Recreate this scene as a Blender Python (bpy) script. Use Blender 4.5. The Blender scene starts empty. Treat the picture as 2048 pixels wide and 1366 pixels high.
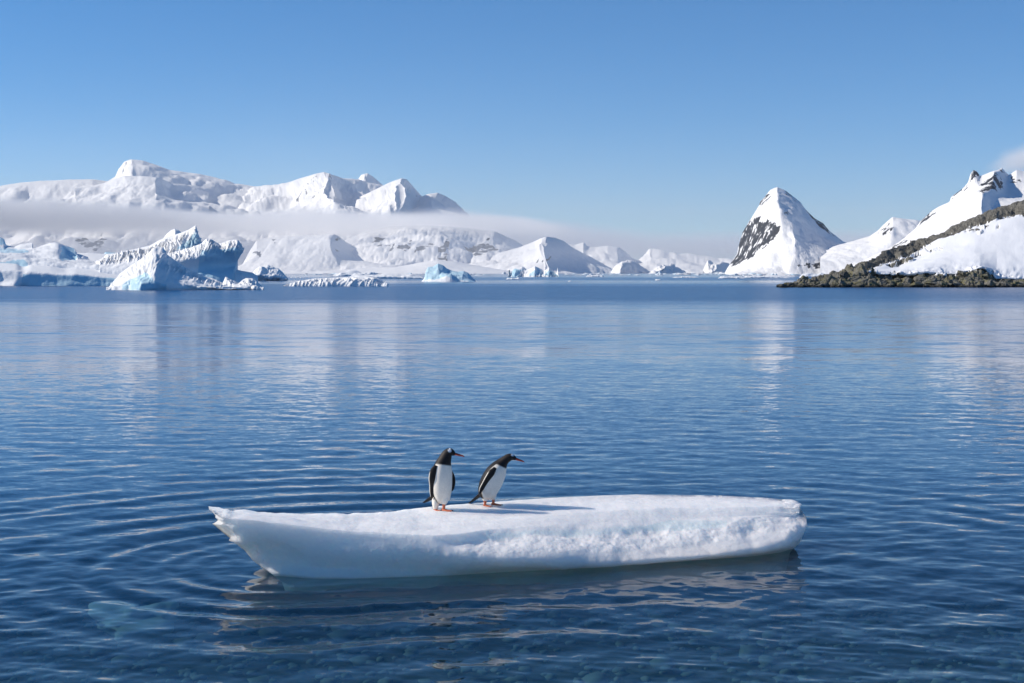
import bpy, math, random
import numpy as np
from mathutils import Vector
from mathutils.kdtree import KDTree

# ------------------------------------------------------------------ camera, sky, sun
scene = bpy.context.scene
COL = scene.collection
R = math.radians
F_PX, CAM_H, HORIZON = 2844.0, 3.5, 545.5          # focal length in photo pixels, eye height, sea horizon row
PITCH = math.atan((683.0 - HORIZON) / F_PX)

cam_data = bpy.data.cameras.new("camera")
cam_data.sensor_width = 36.0
cam_data.lens = 36.0 * F_PX / 2048.0
cam_data.clip_start, cam_data.clip_end = 0.1, 90000.0
cam = bpy.data.objects.new("camera", cam_data)
COL.objects.link(cam)
cam.location = (0, 0, CAM_H)
cam.rotation_euler = (math.pi / 2 - PITCH, 0, 0)
scene.camera = cam

SUN_ELEV, SUN_AZ = R(33), R(-85)                    # azimuth measured from +Y towards +X: the sun stands left, level with the view
world = bpy.data.worlds.new("World")
scene.world = world
world.use_nodes = True
wn = world.node_tree
bg = wn.nodes["Background"]
sky = wn.nodes.new("ShaderNodeTexSky")
sky.sky_type = 'NISHITA'
sky.sun_disc = False
sky.sun_elevation = SUN_ELEV
sky.sun_rotation = SUN_AZ
sky.altitude = 2500
sky.air_density = 1.0
sky.dust_density = 0.0
sky.ozone_density = 8.0
tone = wn.nodes.new("ShaderNodeHueSaturation")                 # clear polar air: a slightly deeper blue over the whole sky
tone.inputs["Hue"].default_value = .495
tone.inputs["Saturation"].default_value = 1.17
wn.links.new(sky.outputs[0], tone.inputs["Color"])
wn.links.new(tone.outputs[0], bg.inputs[0])
bg.inputs[1].default_value = 0.125

sun_d = bpy.data.lights.new("sun", 'SUN')
sun_d.energy = 4.9
sun_d.angle = R(0.5)
sun_d.color = (1.0, 0.925, 0.81)
sun = bpy.data.objects.new("sun", sun_d)
COL.objects.link(sun)
to_sun = Vector((math.sin(SUN_AZ) * math.cos(SUN_ELEV), math.cos(SUN_AZ) * math.cos(SUN_ELEV), math.sin(SUN_ELEV)))
sun.rotation_euler = to_sun.to_track_quat('Z', 'Y').to_euler()

scene.view_settings.view_transform = 'Standard'
scene.view_settings.look = 'None'
scene.view_settings.exposure = 0.0
scene.view_settings.gamma = 1.0
scene.render.engine = 'CYCLES'
scene.cycles.use_denoising = True
scene.cycles.max_bounces = 6
scene.cycles.diffuse_bounces = 3
scene.cycles.glossy_bounces = 3
scene.cycles.volume_bounces = 4
scene.cycles.transparent_max_bounces = 8
scene.cycles.caustics_reflective = False
scene.cycles.caustics_refractive = False
scene.cycles.sample_clamp_indirect = 4.0

# ------------------------------------------------------------------ numeric helpers
def _hash(ix, iy, iz, seed):
    h = (ix.astype(np.uint32) * np.uint32(374761393) + iy.astype(np.uint32) * np.uint32(668265263)
         + iz.astype(np.uint32) * np.uint32(2147483647) + np.uint32(seed * 1013 + 7) * np.uint32(974634777))
    h = (h ^ (h >> np.uint32(13))) * np.uint32(1274126177)
    h = (h ^ (h >> np.uint32(16))) * np.uint32(2246822519)
    h = h ^ (h >> np.uint32(15))
    return h.astype(np.float64) / 4294967295.0 * 2 - 1

def vnoise(p, seed=0):
    """smooth value noise in -1..1 at points p (..., 3)"""
    with np.errstate(over='ignore'):
        i = np.floor(p).astype(np.int64)
        f = p - i
        f = f * f * f * (f * (f * 6 - 15) + 10)
        out = 0
        for dx in (0, 1):
            wx = f[..., 0] if dx else 1 - f[..., 0]
            for dy in (0, 1):
                wy = f[..., 1] if dy else 1 - f[..., 1]
                for dz in (0, 1):
                    wz = f[..., 2] if dz else 1 - f[..., 2]
                    out = out + wx * wy * wz * _hash(i[..., 0] + dx, i[..., 1] + dy, i[..., 2] + dz, seed)
    return out

def fbm(p, octs=4, seed=0, gain=0.5):
    a, s, out = 1.0, 1.0, 0
    for o in range(octs):
        out = out + a * vnoise(p * s + o * 17.3, seed + o)
        a *= gain
        s *= 2.03
    return out

def ridged(p, octs=4, seed=0, gain=0.5):
    a, s, out = 1.0, 1.0, 0
    for o in range(octs):
        out = out + a * (1 - 2 * np.abs(vnoise(p * s + o * 11.7, seed + o)))
        a *= gain
        s *= 2.07
    return out

CT, ST = math.cos(PITCH), math.sin(PITCH)
def point(px, py, D):
    """world point that lies D metres ahead on the ray of a photo pixel"""
    yc = (683.0 - py) / F_PX
    k = D / (CT + yc * ST)
    return ((px - 1024.0) / F_PX * k, D, CAM_H + (-ST + yc * CT) * k)

def row_of(z, D):
    m = (z - CAM_H) / D
    yc = (ST + m * CT) / (CT - m * ST)
    return 683.0 - yc * F_PX

def dist_of(py, z=0.0):
    yc = (683.0 - py) / F_PX
    return (z - CAM_H) * (CT + yc * ST) / (-ST + yc * CT)

def project(P):
    d = P[..., 1] * CT - (P[..., 2] - CAM_H) * ST
    yc = (P[..., 1] * ST + (P[..., 2] - CAM_H) * CT) / d
    return 1024 + F_PX * P[..., 0] / d, 683 - F_PX * yc

def knot(k):
    px, py, D = k
    if isinstance(py, str):                       # 'z0.3' : a height instead of a row
        py = row_of(float(py[1:]), D)
    elif D is None:                               # on the water
        D = dist_of(py)
    return px, py, D

def inside(px, py, poly):
    res = np.zeros(px.shape, bool)
    n = len(poly)
    for i in range(n):
        x0, y0 = poly[i]
        x1, y1 = poly[(i + 1) % n]
        if y0 == y1:
            continue
        c = ((y0 > py) != (y1 > py)) & (px < (x1 - x0) * (py - y0) / (y1 - y0) + x0)
        res ^= c
    return res

def tag(o, label=None, cat=None, group=None, kind=None):
    if label: o["label"] = label
    if cat: o["category"] = cat
    if group: o["group"] = group
    if kind: o["kind"] = kind
    return o

def empty(name, loc):
    o = bpy.data.objects.new(name, None)
    o.empty_display_size = 0.2
    COL.objects.link(o)
    o.location = loc
    bpy.context.view_layer.update()
    return o

def mesh_from(name, verts, faces4=None, faces=None, mat=None, parent=None, attrs=None, smooth=True, colors=None):
    """verts (n,3); faces4 (m,4) int array; faces: extra list of index lists. World coordinates."""
    me = bpy.data.meshes.new(name)
    verts = np.asarray(verts, np.float32)
    idx, tot = [], []
    if faces4 is not None and len(faces4):
        idx.append(np.asarray(faces4, np.int32).ravel())
        tot.append(np.full(len(faces4), 4, np.int32))
    if faces:
        for f in faces:
            idx.append(np.asarray(f, np.int32))
            tot.append(np.array([len(f)], np.int32))
    idx = np.concatenate(idx)
    tot = np.concatenate(tot)
    me.vertices.add(len(verts))
    o_loc = np.zeros(3, np.float32)
    up = parent
    while up is not None:
        o_loc = o_loc + np.array(up.location, np.float32)
        up = up.parent
    me.vertices.foreach_set("co", (verts - o_loc).ravel())
    me.loops.add(len(idx))
    me.loops.foreach_set("vertex_index", idx)
    me.polygons.add(len(tot))
    me.polygons.foreach_set("loop_start", np.concatenate([[0], np.cumsum(tot)[:-1]]).astype(np.int32))
    me.polygons.foreach_set("loop_total", tot)
    me.polygons.foreach_set("use_smooth", np.full(len(tot), smooth, bool))
    me.update(calc_edges=True)
    me.validate()
    for k, a in (attrs or {}).items():
        at = me.attributes.new(k, 'FLOAT', 'POINT')
        at.data.foreach_set("value", np.asarray(a, np.float32).ravel())
    if colors is not None:
        at = me.color_attributes.new("plumage", 'FLOAT_COLOR', 'POINT')
        c = np.ones((len(verts), 4), np.float32)
        c[:, :3] = colors
        at.data.foreach_set("color", c.ravel())
    if mat:
        me.materials.append(mat)
    o = bpy.data.objects.new(name, me)
    COL.objects.link(o)
    if parent is not None:
        o.parent = parent
    return o

def grid_faces(nu, nv, closed_v=False):
    i = np.arange(nu - 1)[:, None]
    j = np.arange(nv if closed_v else nv - 1)[None, :]
    j2 = (j + 1) % nv
    return np.stack([i * nv + j + 0 * i, (i + 1) * nv + j, (i + 1) * nv + j2, i * nv + j2 + 0 * i], -1).reshape(-1, 4)

def grid_normals(P):
    du = np.gradient(P, axis=0)
    dv = np.gradient(P, axis=1)
    n = np.cross(dv, du)
    l = np.linalg.norm(n, axis=-1, keepdims=True)
    return n / np.maximum(l, 1e-12)

def soften(v, w):
    w = int(w)
    if w < 1:
        return v
    k = np.hanning(2 * w + 3)[1:-1]
    k /= k.sum()
    return np.convolve(np.pad(v, w, mode='reflect', reflect_type='odd'), k, 'valid')

def loft_points(rails, nu, sub, smooth_v=True, soft=0.0, crisp=()):
    """rails: back to front (or front to back) lists of knots; returns P (nu,nv,3), T (nu,nv), V rail index"""
    t = np.linspace(0, 1, nu)
    rp = []
    for r in rails:
        k = np.array([knot(q) for q in r], float)
        px = k[0, 0] + (k[-1, 0] - k[0, 0]) * t
        py = np.interp(px, k[:, 0], k[:, 1]) if k[-1, 0] > k[0, 0] else np.full(nu, k[0, 1])
        D = np.interp(px, k[:, 0], k[:, 2]) if k[-1, 0] > k[0, 0] else np.full(nu, k[0, 2])
        if soft:
            D = soften(D, soft * nu)
            if len(rp) not in crisp:
                py = soften(py, soft * nu)
        yc = (683.0 - py) / F_PX
        kk = D / (CT + yc * ST)
        rp.append(np.stack([(px - 1024.0) / F_PX * kk, D, CAM_H + (-ST + yc * CT) * kk], -1))
    n = len(rp)
    if isinstance(sub, int):
        sub = [sub] * (n - 1)
    P, V = [], []
    for s in range(n - 1):
        p1, p2 = rp[s], rp[s + 1]
        p0 = rp[s - 1] if s else 2 * p1 - p2
        p3 = rp[s + 2] if s + 2 < n else 2 * p2 - p1
        m = sub[s] + (1 if s == n - 2 else 0)
        for q in range(m):
            f = q / sub[s]
            if smooth_v if isinstance(smooth_v, bool) else smooth_v[s]:
                l1 = np.linalg.norm(p1 - p0, axis=-1, keepdims=True) + 1e-9
                l2 = np.linalg.norm(p2 - p1, axis=-1, keepdims=True) + 1e-9
                l3 = np.linalg.norm(p3 - p2, axis=-1, keepdims=True) + 1e-9
                m1 = ((p1 - p0) / l1 * l2 + (p2 - p1) / l2 * l1) / (l1 + l2) * l2
                m2 = ((p2 - p1) / l2 * l3 + (p3 - p2) / l3 * l2) / (l2 + l3) * l2
                f2, f3 = f * f, f * f * f
                p = (2 * f3 - 3 * f2 + 1) * p1 + (f3 - 2 * f2 + f) * m1 + (-2 * f3 + 3 * f2) * p2 + (f3 - f2) * m2
            else:
                p = p1 * (1 - f) + p2 * f
            P.append(p)
            V.append(s + f)
    P = np.stack(P, 1)
    V = np.array(V)[None, :] + np.zeros((nu, 1))
    T = t[:, None] + np.zeros((1, P.shape[1]))
    return P, T, V

def loft(name, rails, nu, sub, mat, disp=None, attr=None, parent=None, smooth_v=True, cap=True, flip=False, soft=0.0, crisp=()):
    P, T, V = loft_points(rails, nu, sub, smooth_v, soft, crisp)
    if disp is not None:
        N = grid_normals(P)
        if flip:
            N = -N
        d = disp(P, T, V, N)
        P = P + (d if d.ndim == 3 else N * d[..., None])
    attrs = attr(P, T, V) if attr else None
    nu, nv = P.shape[:2]
    f = grid_faces(nu, nv)
    if flip:
        f = f[:, ::-1]
    caps = []
    if cap:
        caps = [list(range(nv)), list(range((nu - 1) * nv, nu * nv))[::-1]]
        if flip:
            caps = [c[::-1] for c in caps]
    return mesh_from(name, P.reshape(-1, 3), f, caps, mat, parent, attrs)

def sstep(a, b, x):
    t = np.clip((x - a) / (b - a), 0, 1)
    return t * t * (3 - 2 * t)

# ------------------------------------------------------------------ materials
class NT:
    def __init__(s, name):
        s.m = bpy.data.materials.new(name)
        s.m.use_nodes = True
        s.t = s.m.node_tree
        s.out = s.t.nodes["Material Output"]
        s.p = s.t.nodes["Principled BSDF"]
    def n(s, kind, props=None, **inp):
        nd = s.t.nodes.new("ShaderNode" + kind)
        for k, v in (props or {}).items():
            setattr(nd, k, v)
        for k, v in inp.items():
            key = int(k[1:]) if k[0] == 'i' and k[1:].isdigit() else k.replace('_', ' ')
            s.set(nd.inputs[key], v)
        return nd
    def set(s, sock, v):
        if isinstance(v, bpy.types.NodeSocket):
            s.t.links.new(v, sock)
        elif hasattr(v, "outputs"):
            s.t.links.new(v.outputs[0], sock)
        else:
            sock.default_value = v
    def math(s, op, a, b=None, c=None, clamp=False):
        nd = s.t.nodes.new("ShaderNodeMath")
        nd.operation = op
        nd.use_clamp = clamp
        for i, v in enumerate((a, b, c)):
            if v is not None:
                s.set(nd.inputs[i], v)
        return nd.outputs[0]
    def vmath(s, op, a, b=None, scale=None):
        nd = s.t.nodes.new("ShaderNodeVectorMath")
        nd.operation = op
        s.set(nd.inputs[0], a)
        if b is not None:
            s.set(nd.inputs[1], b)
        if scale is not None:
            s.set(nd.inputs[3], scale)
        return nd.outputs[1] if op in ('DOT_PRODUCT', 'LENGTH') else nd.outputs[0]
    def mix(s, fac, a, b):
        nd = s.t.nodes.new("ShaderNodeMix")
        nd.data_type = 'RGBA'
        s.set(nd.inputs[0], fac)
        s.set(nd.inputs[6], a)
        s.set(nd.inputs[7], b)
        return nd.outputs[2]
    def ramp(s, x, lo, hi, a=0.0, b=1.0):
        nd = s.t.nodes.new("ShaderNodeMapRange")
        nd.interpolation_type = 'SMOOTHSTEP'
        s.set(nd.inputs[0], x)
        for i, v in enumerate((lo, hi, a, b)):
            s.set(nd.inputs[i + 1], v)
        return nd.outputs[0]
    def noise(s, vec, scale, detail=3.0, rough=0.5, dist=0.0):
        return s.n("TexNoise", None, Vector=vec, Scale=scale, Detail=detail, Roughness=rough, Distortion=dist)
    def attr(s, name):
        nd = s.t.nodes.new("ShaderNodeAttribute")
        nd.attribute_name = name
        return nd.outputs[2]
    def pos(s):
        return s.t.nodes.new("ShaderNodeNewGeometry").outputs[0]
    def nrm(s):
        return s.t.nodes.new("ShaderNodeNewGeometry").outputs[1]
    def bump(s, h, dist, strength=1.0):
        return s.n("Bump", None, Height=h, Distance=dist, Strength=strength).outputs[0]

def C(r, g, b):
    return (r, g, b, 1.0)

def snow_mat(name, unit, snow=C(.89, .875, .86), ice=C(.42, .66, .80), rock=(C(.022, .026, .035), C(.075, .078, .088)), sss=0.0, speck=0.0, bumpd=0.02):
    """snow over ice over rock; unit is the metre size of its grain"""
    m = NT(name)
    pos = m.pos()
    n1 = m.noise(pos, 1.0 / unit, 5, .6)
    n2 = m.noise(pos, 5.0 / unit, 4, .6)
    icea = m.math('ADD', m.attr("ice"), m.math('MULTIPLY', m.math('SUBTRACT', n1.outputs[0], .5), .5))
    icef = m.ramp(icea, .25, .85)
    grain = m.ramp(n2.outputs[0], .3, .7)
    sn = m.mix(grain, snow, (snow[0] * .95, snow[1] * .96, snow[2] * .98, 1))
    base = m.mix(icef, sn, ice)
    ra = m.math('ADD', m.attr("rock"), m.math('MULTIPLY', m.math('SUBTRACT', n1.outputs[0], .5), .9))
    ra = m.math('ADD', ra, m.math('MULTIPLY', m.math('SUBTRACT', n2.outputs[0], .5), .5))
    rf = m.ramp(ra, .44, .56)
    rc = m.mix(n2.outputs[0], rock[0], rock[1])
    m.set(m.p.inputs["Base Color"], m.mix(rf, base, rc))
    rough = m.math('SUBTRACT', .75, m.math('MULTIPLY', icef, .3))
    m.set(m.p.inputs["Roughness"], rough)
    m.p.inputs["Specular IOR Level"].default_value = 0.3
    if sss:
        m.p.inputs["Subsurface Weight"].default_value = sss
        m.p.inputs["Subsurface Radius"].default_value = (.75, .9, 1.0)
        m.p.inputs["Subsurface Scale"].default_value = .45
    m.set(m.p.inputs["Normal"], m.bump(m.math('ADD', n1.outputs[0], m.math('MULTIPLY', n2.outputs[0], .35)), bumpd * unit))
    return m.m

M_FAR = snow_mat("far_snow", 110.0, rock=(C(.03, .04, .065), C(.07, .085, .12)), bumpd=.07)
M_MID = snow_mat("mountain_snow", 17.0, rock=(C(.012, .015, .022), C(.05, .053, .062)), bumpd=.12)
M_BERG = snow_mat("berg_ice", 3.0, snow=C(.89, .89, .885), ice=C(.50, .71, .81), bumpd=.06)
M_FLOE = snow_mat("floe_snow", 0.22, snow=C(.91, .895, .875), ice=C(.80, .87, .87), sss=.75, bumpd=.10)

def rock_mat():
    m = NT("shore_rock")
    pos = m.pos()
    n1 = m.noise(pos, .5, 6, .65)
    n2 = m.noise(pos, 2.2, 5, .6)
    z = m.n("SeparateXYZ", None, Vector=pos).outputs[2]
    c = m.mix(m.ramp(n2.outputs[0], .3, .7), C(.095, .092, .08), C(.28, .265, .23))
    lichen = m.math('MULTIPLY', m.ramp(n1.outputs[0], .44, .62), m.ramp(z, 9.0, 1.5))
    c = m.mix(m.math('MULTIPLY', lichen, .75), c, C(.22, .20, .085))
    wet = m.ramp(z, .9, .2)
    c = m.mix(wet, c, C(.022, .022, .02))
    sn = m.ramp(m.math('ADD', m.attr("snow"), m.math('MULTIPLY', m.math('SUBTRACT', n2.outputs[0], .5), .35)), .45, .55)
    n3 = m.noise(pos, .35, 4, .6)
    c = m.mix(sn, c, m.mix(n3.outputs[0], C(.84, .85, .87), C(.88, .88, .9)))
    m.set(m.p.inputs["Base Color"], c)
    m.set(m.p.inputs["Roughness"], .8)
    m.p.inputs["Specular IOR Level"].default_value = .3
    m.set(m.p.inputs["Normal"], m.bump(n2.outputs[0], m.ramp(sn, 0, 1, .8, .1)))
    return m.m
M_ROCK = rock_mat()

def water_mat():
    m = NT("sea_water")
    m.t.nodes.remove(m.p)
    pos = m.pos()
    sep = m.n("SeparateXYZ", None, Vector=pos)
    x, y = sep.outputs[0], sep.outputs[1]
    def slope(sx, sy, amp, detail=2.0):
        v = m.n("CombineXYZ", None, X=m.math('MULTIPLY', x, sx), Y=m.math('MULTIPLY', y, sy), Z=0.0)
        c = m.noise(v, 1.0, detail, .55).outputs[1]
        return m.vmath('SCALE', m.vmath('SUBTRACT', c, (.5, .5, .5)), scale=amp)
    dist = m.vmath('LENGTH', pos)
    far = m.ramp(dist, 30.0, 90.0)
    big = m.n("CombineXYZ", None, X=m.math('MULTIPLY', x, .006), Y=m.math('MULTIPLY', y, .02), Z=0.0)
    patch = m.noise(big, 1.0, 3, .55).outputs[0]
    pw = m.math('SUBTRACT', patch, .5)
    fine = m.noise(m.n("CombineXYZ", None, X=m.math('MULTIPLY', x, .03), Y=m.math('MULTIPLY', y, .11), Z=0.0), 1.0, 4, .6).outputs[0]
    pw = m.math('ADD', pw, m.math('MULTIPLY', m.math('SUBTRACT', fine, .5), .7))
    yy = m.math('ADD', y, m.math('MULTIPLY', pw, m.math('MULTIPLY', y, .45)))
    wind = m.math('MULTIPLY', m.ramp(yy, 130.0, 200.0), m.ramp(yy, 560.0, 330.0))     # a breath of wind ruffles this belt
    belt2 = m.math('MULTIPLY', m.ramp(yy, 620.0, 700.0), m.ramp(yy, 1300.0, 900.0))
    wind = m.math('MAXIMUM', wind, m.math('MULTIPLY', belt2, .6))
    calm = m.math('ADD', .75, m.math('MULTIPLY', patch, .5))
    s1 = slope(2.2, 4.5, m.math('ADD', m.math('ADD', .12, m.math('MULTIPLY', far, -.07)), m.math('MULTIPLY', wind, .8)))
    s0 = slope(7.0, 13.0, m.math('ADD', .10, m.math('MULTIPLY', far, -.07)))
    s2 = slope(.5, 1.15, m.math('ADD', .03, m.math('MULTIPLY', far, .11)))
    s3 = slope(.06, .32, m.math('MULTIPLY', far, .085))
    s = m.vmath('ADD', m.vmath('ADD', s0, s1), m.vmath('ADD', s2, s3))
    s = m.vmath('MULTIPLY', m.vmath('SCALE', s, scale=calm), (.6, 1.0, 0.0))
    N = m.vmath('NORMALIZE', m.vmath('ADD', m.nrm(), s))
    back = m.t.nodes.new("ShaderNodeNewGeometry").outputs[6]      # from below the node divides the index, so hand it the inverse
    fr = m.n("Fresnel", None, IOR=m.math('ADD', 1.333, m.math('MULTIPLY', back, .75 - 1.333)), Normal=N)
    gl = m.n("BsdfGlossy", None, Color=C(1, 1, 1), Roughness=.03, Normal=N)
    body = m.n("BsdfDiffuse", None, Color=C(.006, .048, .118))
    tr = m.n("BsdfTransparent", None, Color=C(.45, .70, .77))
    clear = m.ramp(dist, 30.0, 12.0, 0.0, .78)        # the shallows near the shore are clear enough to show the bed
    inner = m.n("MixShader", None, i0=clear, i1=body, i2=tr)
    mixs = m.n("MixShader", None, i0=fr, i1=inner, i2=gl)
    rough = m.math('ADD', m.ramp(dist, 25.0, 85.0, .03, .115), m.math('MULTIPLY', wind, .12))
    farw = m.n("BsdfPrincipled", None, Base_Color=C(.005, .055, .165), Roughness=rough, IOR=1.333, Normal=N)
    allw = m.n("MixShader", None, i0=m.ramp(dist, 28.0, 70.0), i1=mixs, i2=farw)
    m.set(m.out.inputs[0], allw)
    return m.m
M_WATER = water_mat()

def plain(name, col, rough=.6, spec=.4, noise=None):
    m = NT(name)
    if noise:
        m.set(m.p.inputs["Base Color"], m.mix(m.noise(m.pos(), noise[0], 4, .6).outputs[0], noise[1], col))
    else:
        m.p.inputs["Base Color"].default_value = col
    m.p.inputs["Roughness"].default_value = rough
    m.p.inputs["Specular IOR Level"].default_value = spec
    return m.m

def volume_mat(name, density, color=C(1, 1, 1)):
    m = NT(name)
    m.t.nodes.remove(m.p)
    v = m.n("VolumePrincipled", None, Color=color, Density=density, Anisotropy=0.0)
    m.set(m.out.inputs[1], v)
    return m.m

# ------------------------------------------------------------------ sea
rng = np.random.default_rng(5)
FLOE_A, FLOE_B = np.array([-2.45, 17.0]), np.array([2.9, 17.9])
def wave_height(x, y):
    d = np.hypot(x, y)
    cell = d * d / 4977.0                      # a picture row on the water at this distance
    h = np.zeros_like(x)
    q = np.stack([x, y, 0 * x], -1)
    groups = [np.clip(.75 + .9 * vnoise(q * np.array([.16, .28, 1]) + 9.1 * j, 60 + j), .05, 1.8) for j in range(4)]
    for i in range(84):                        # light chop, crests mostly across the view
        lam = 0.15 * (9.0 ** rng.random())
        th = rng.normal(0, .55) + math.pi / 2
        k = 2 * math.pi / lam
        a = .0086 / k * rng.uniform(.6, 1.4) * (1 if lam < .7 else .75)
        keep = np.clip((lam / (2.6 * cell)) - .6, 0, 1)
        h += keep * groups[i % 4] * a * (.55 + .45 * sstep(55, 22, d)) * np.sin(k * (x * math.cos(th) + y * math.sin(th)) + rng.uniform(0, 6.28))
    ab = FLOE_B - FLOE_A                       # rings sent out by the rocking floe
    t = np.clip(((x - FLOE_A[0]) * ab[0] + (y - FLOE_A[1]) * ab[1]) / (ab @ ab), 0, 1)
    r = np.hypot(x - FLOE_A[0] - t * ab[0], (y - FLOE_A[1] - t * ab[1]))
    wob = .22 * np.sin(x * .9 + 1.0) + .18 * np.sin(y * 1.1 + x * .45) + .22 * vnoise(q * .5, 71)
    r = r + wob * .5
    left = sstep(1.5, -2.5, x)
    for lam, s, r0, w in ((.95, .105, 4.0, 2.6), (.62, .075, 2.6, 2.0), (.40, .05, 1.7, 1.5), (.52, .035, 5.5, 3.0), (1.3, .04, 7.0, 4.0)):
        k = 2 * math.pi / lam
        keep = np.clip((lam / (2.6 * cell)) - .6, 0, 1)
        h += keep * 1.05 * s / k * (.3 + .7 * left) * np.clip(.7 + .8 * vnoise(q * np.array([.45, .6, 1]) + 3 * lam, 72), .05, 1.5) * np.exp(-((r - r0) / w) ** 2) * np.sin(k * r + rng.uniform(0, 6.28))
    return h

def build_water():
    ang = np.radians(np.linspace(-31, 31, 940))
    rr = [8.0]
    while rr[-1] < 90:
        rr.append(rr[-1] + max(.02, .85 * rr[-1] ** 2 / 4977.0))
    while rr[-1] < 33000:
        rr.append(rr[-1] * 1.06)
    rr = np.array(rr)
    rg, ag = np.meshgrid(rr, ang, indexing='ij')
    x, y = rg * np.sin(ag), rg * np.cos(ag)
    fade = sstep(120, 60, rg) * sstep(8.0, 9.5, rg) * sstep(R(31), R(29), np.abs(ag))
    z = np.zeros_like(x)
    near = rr < 125
    z[near] = (wave_height(x[near], y[near]) * fade[near])
    P1 = np.stack([x, y, z], -1)
    f1 = grid_faces(*P1.shape[:2])[:, ::-1]
    a2 = np.radians(np.linspace(31, 329, 75))
    r2 = np.array([8, 30, 120, 500, 2000, 8000, 20000, rr[-1]])
    rg, ag = np.meshgrid(r2, a2, indexing='ij')
    P2 = np.stack([rg * np.sin(ag), rg * np.cos(ag), 0 * rg], -1)
    f2 = grid_faces(*P2.shape[:2])[:, ::-1] + P1.shape[0] * P1.shape[1]
    a3 = np.radians(np.linspace(0, 360, 73)[:-1])
    n0 = P1.shape[0] * P1.shape[1] + P2.shape[0] * P2.shape[1]
    P3 = np.stack([8.0 * np.sin(a3), 8.0 * np.cos(a3), 0 * a3], -1)
    V = np.concatenate([P1.reshape(-1, 3), P2.reshape(-1, 3), P3])
    o = mesh_from("sea_water", V, np.concatenate([f1, f2]), [list(range(n0, n0 + 72))[::-1]], M_WATER)
    tag(o, "calm deep blue sea rippling round the floe", kind="structure")
build_water()

def build_seabed():
    m = NT("seabed_gravel")
    pos = m.pos()
    vo = m.n("TexVoronoi", None, Vector=pos, Scale=7.0)
    n = m.noise(pos, 1.3, 4, .6).outputs[0]
    c = m.mix(vo.outputs[1], C(.05, .055, .045), C(.20, .19, .15))
    c = m.mix(m.ramp(n, .4, .65), c, C(.05, .07, .045))
    m.set(m.p.inputs["Base Color"], c)
    m.p.inputs["Roughness"].default_value = .9
    gx, gy = np.meshgrid(np.linspace(-60, 60, 120), np.linspace(0, 70, 100), indexing='ij')
    gz = -1.0 - np.clip(gy - 8, 0, 60) * .09 + .15 * fbm(np.stack([gx, gy, 0 * gx], -1) * .3, 4, 3)
    P = np.stack([gx, gy, gz], -1)
    tag(mesh_from("seabed", P.reshape(-1, 3), grid_faces(120, 100), None, m.m), "dark gravel seabed under the clear shallow water", kind="structure")
    # loose stones on the bed
    u = np.linspace(0, 2 * math.pi, 9)[:-1]
    ring = lambda r, z: np.stack([r * np.cos(u), r * np.sin(u), 0 * u + z], -1)
    base = np.concatenate([ring(.8, -.3), ring(1, .1), ring(.6, .5), [[0, 0, .6]]])
    f4 = np.concatenate([np.stack([np.arange(8) + 8 * k, (np.arange(8) + 1) % 8 + 8 * k, (np.arange(8) + 1) % 8 + 8 * k + 8, np.arange(8) + 8 * k + 8], -1) for k in (0, 1)])
    f4 = np.concatenate([f4, np.stack([np.arange(8) + 16, (np.arange(8) + 1) % 8 + 16, np.full(8, 24), np.full(8, 24)], -1)[::1]])
    Vs, Fs = [], []
    quads, tris = f4[:16], f4[16:, :3]
    allq, allt = [], []
    for i in range(2600):
        yy = rng.uniform(9, 26)
        xx = rng.uniform(-.48, .48) * yy
        s = rng.uniform(.03, .10) * (2.2 if rng.random() < .08 else 1)
        a = rng.uniform(0, 6.28)
        b = base * np.array([s * rng.uniform(.8, 1.4), s * rng.uniform(.7, 1.1), s * .7]) * (1 + .15 * rng.normal(size=(25, 1)))
        z0 = -1.0 - max(yy - 8, 0) * .09 + .04
        p = np.stack([b[:, 0] * math.cos(a) - b[:, 1] * math.sin(a) + xx, b[:, 0] * math.sin(a) + b[:, 1] * math.cos(a) + yy, b[:, 2] + z0], -1)
        Vs.append(p)
        allq.append(quads + 25 * i)
        allt.append(tris + 25 * i)
    tr = np.concatenate(allt)
    o = mesh_from("seabed_stones", np.concatenate(Vs), np.concatenate(allq), tr.tolist(), plain("bed_stone", C(.46, .44, .37), .8, .3, (2.0, C(.10, .12, .10))))
    tag(o, "rounded stones lying on the seabed under the near water", kind="stuff")
build_seabed()

# ------------------------------------------------------------------ far mountains
def auto_foot(ridge, D, py=None):
    return [(px, 'z-20', D) for px, _, _ in (ridge[0], ridge[-1])]

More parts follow.
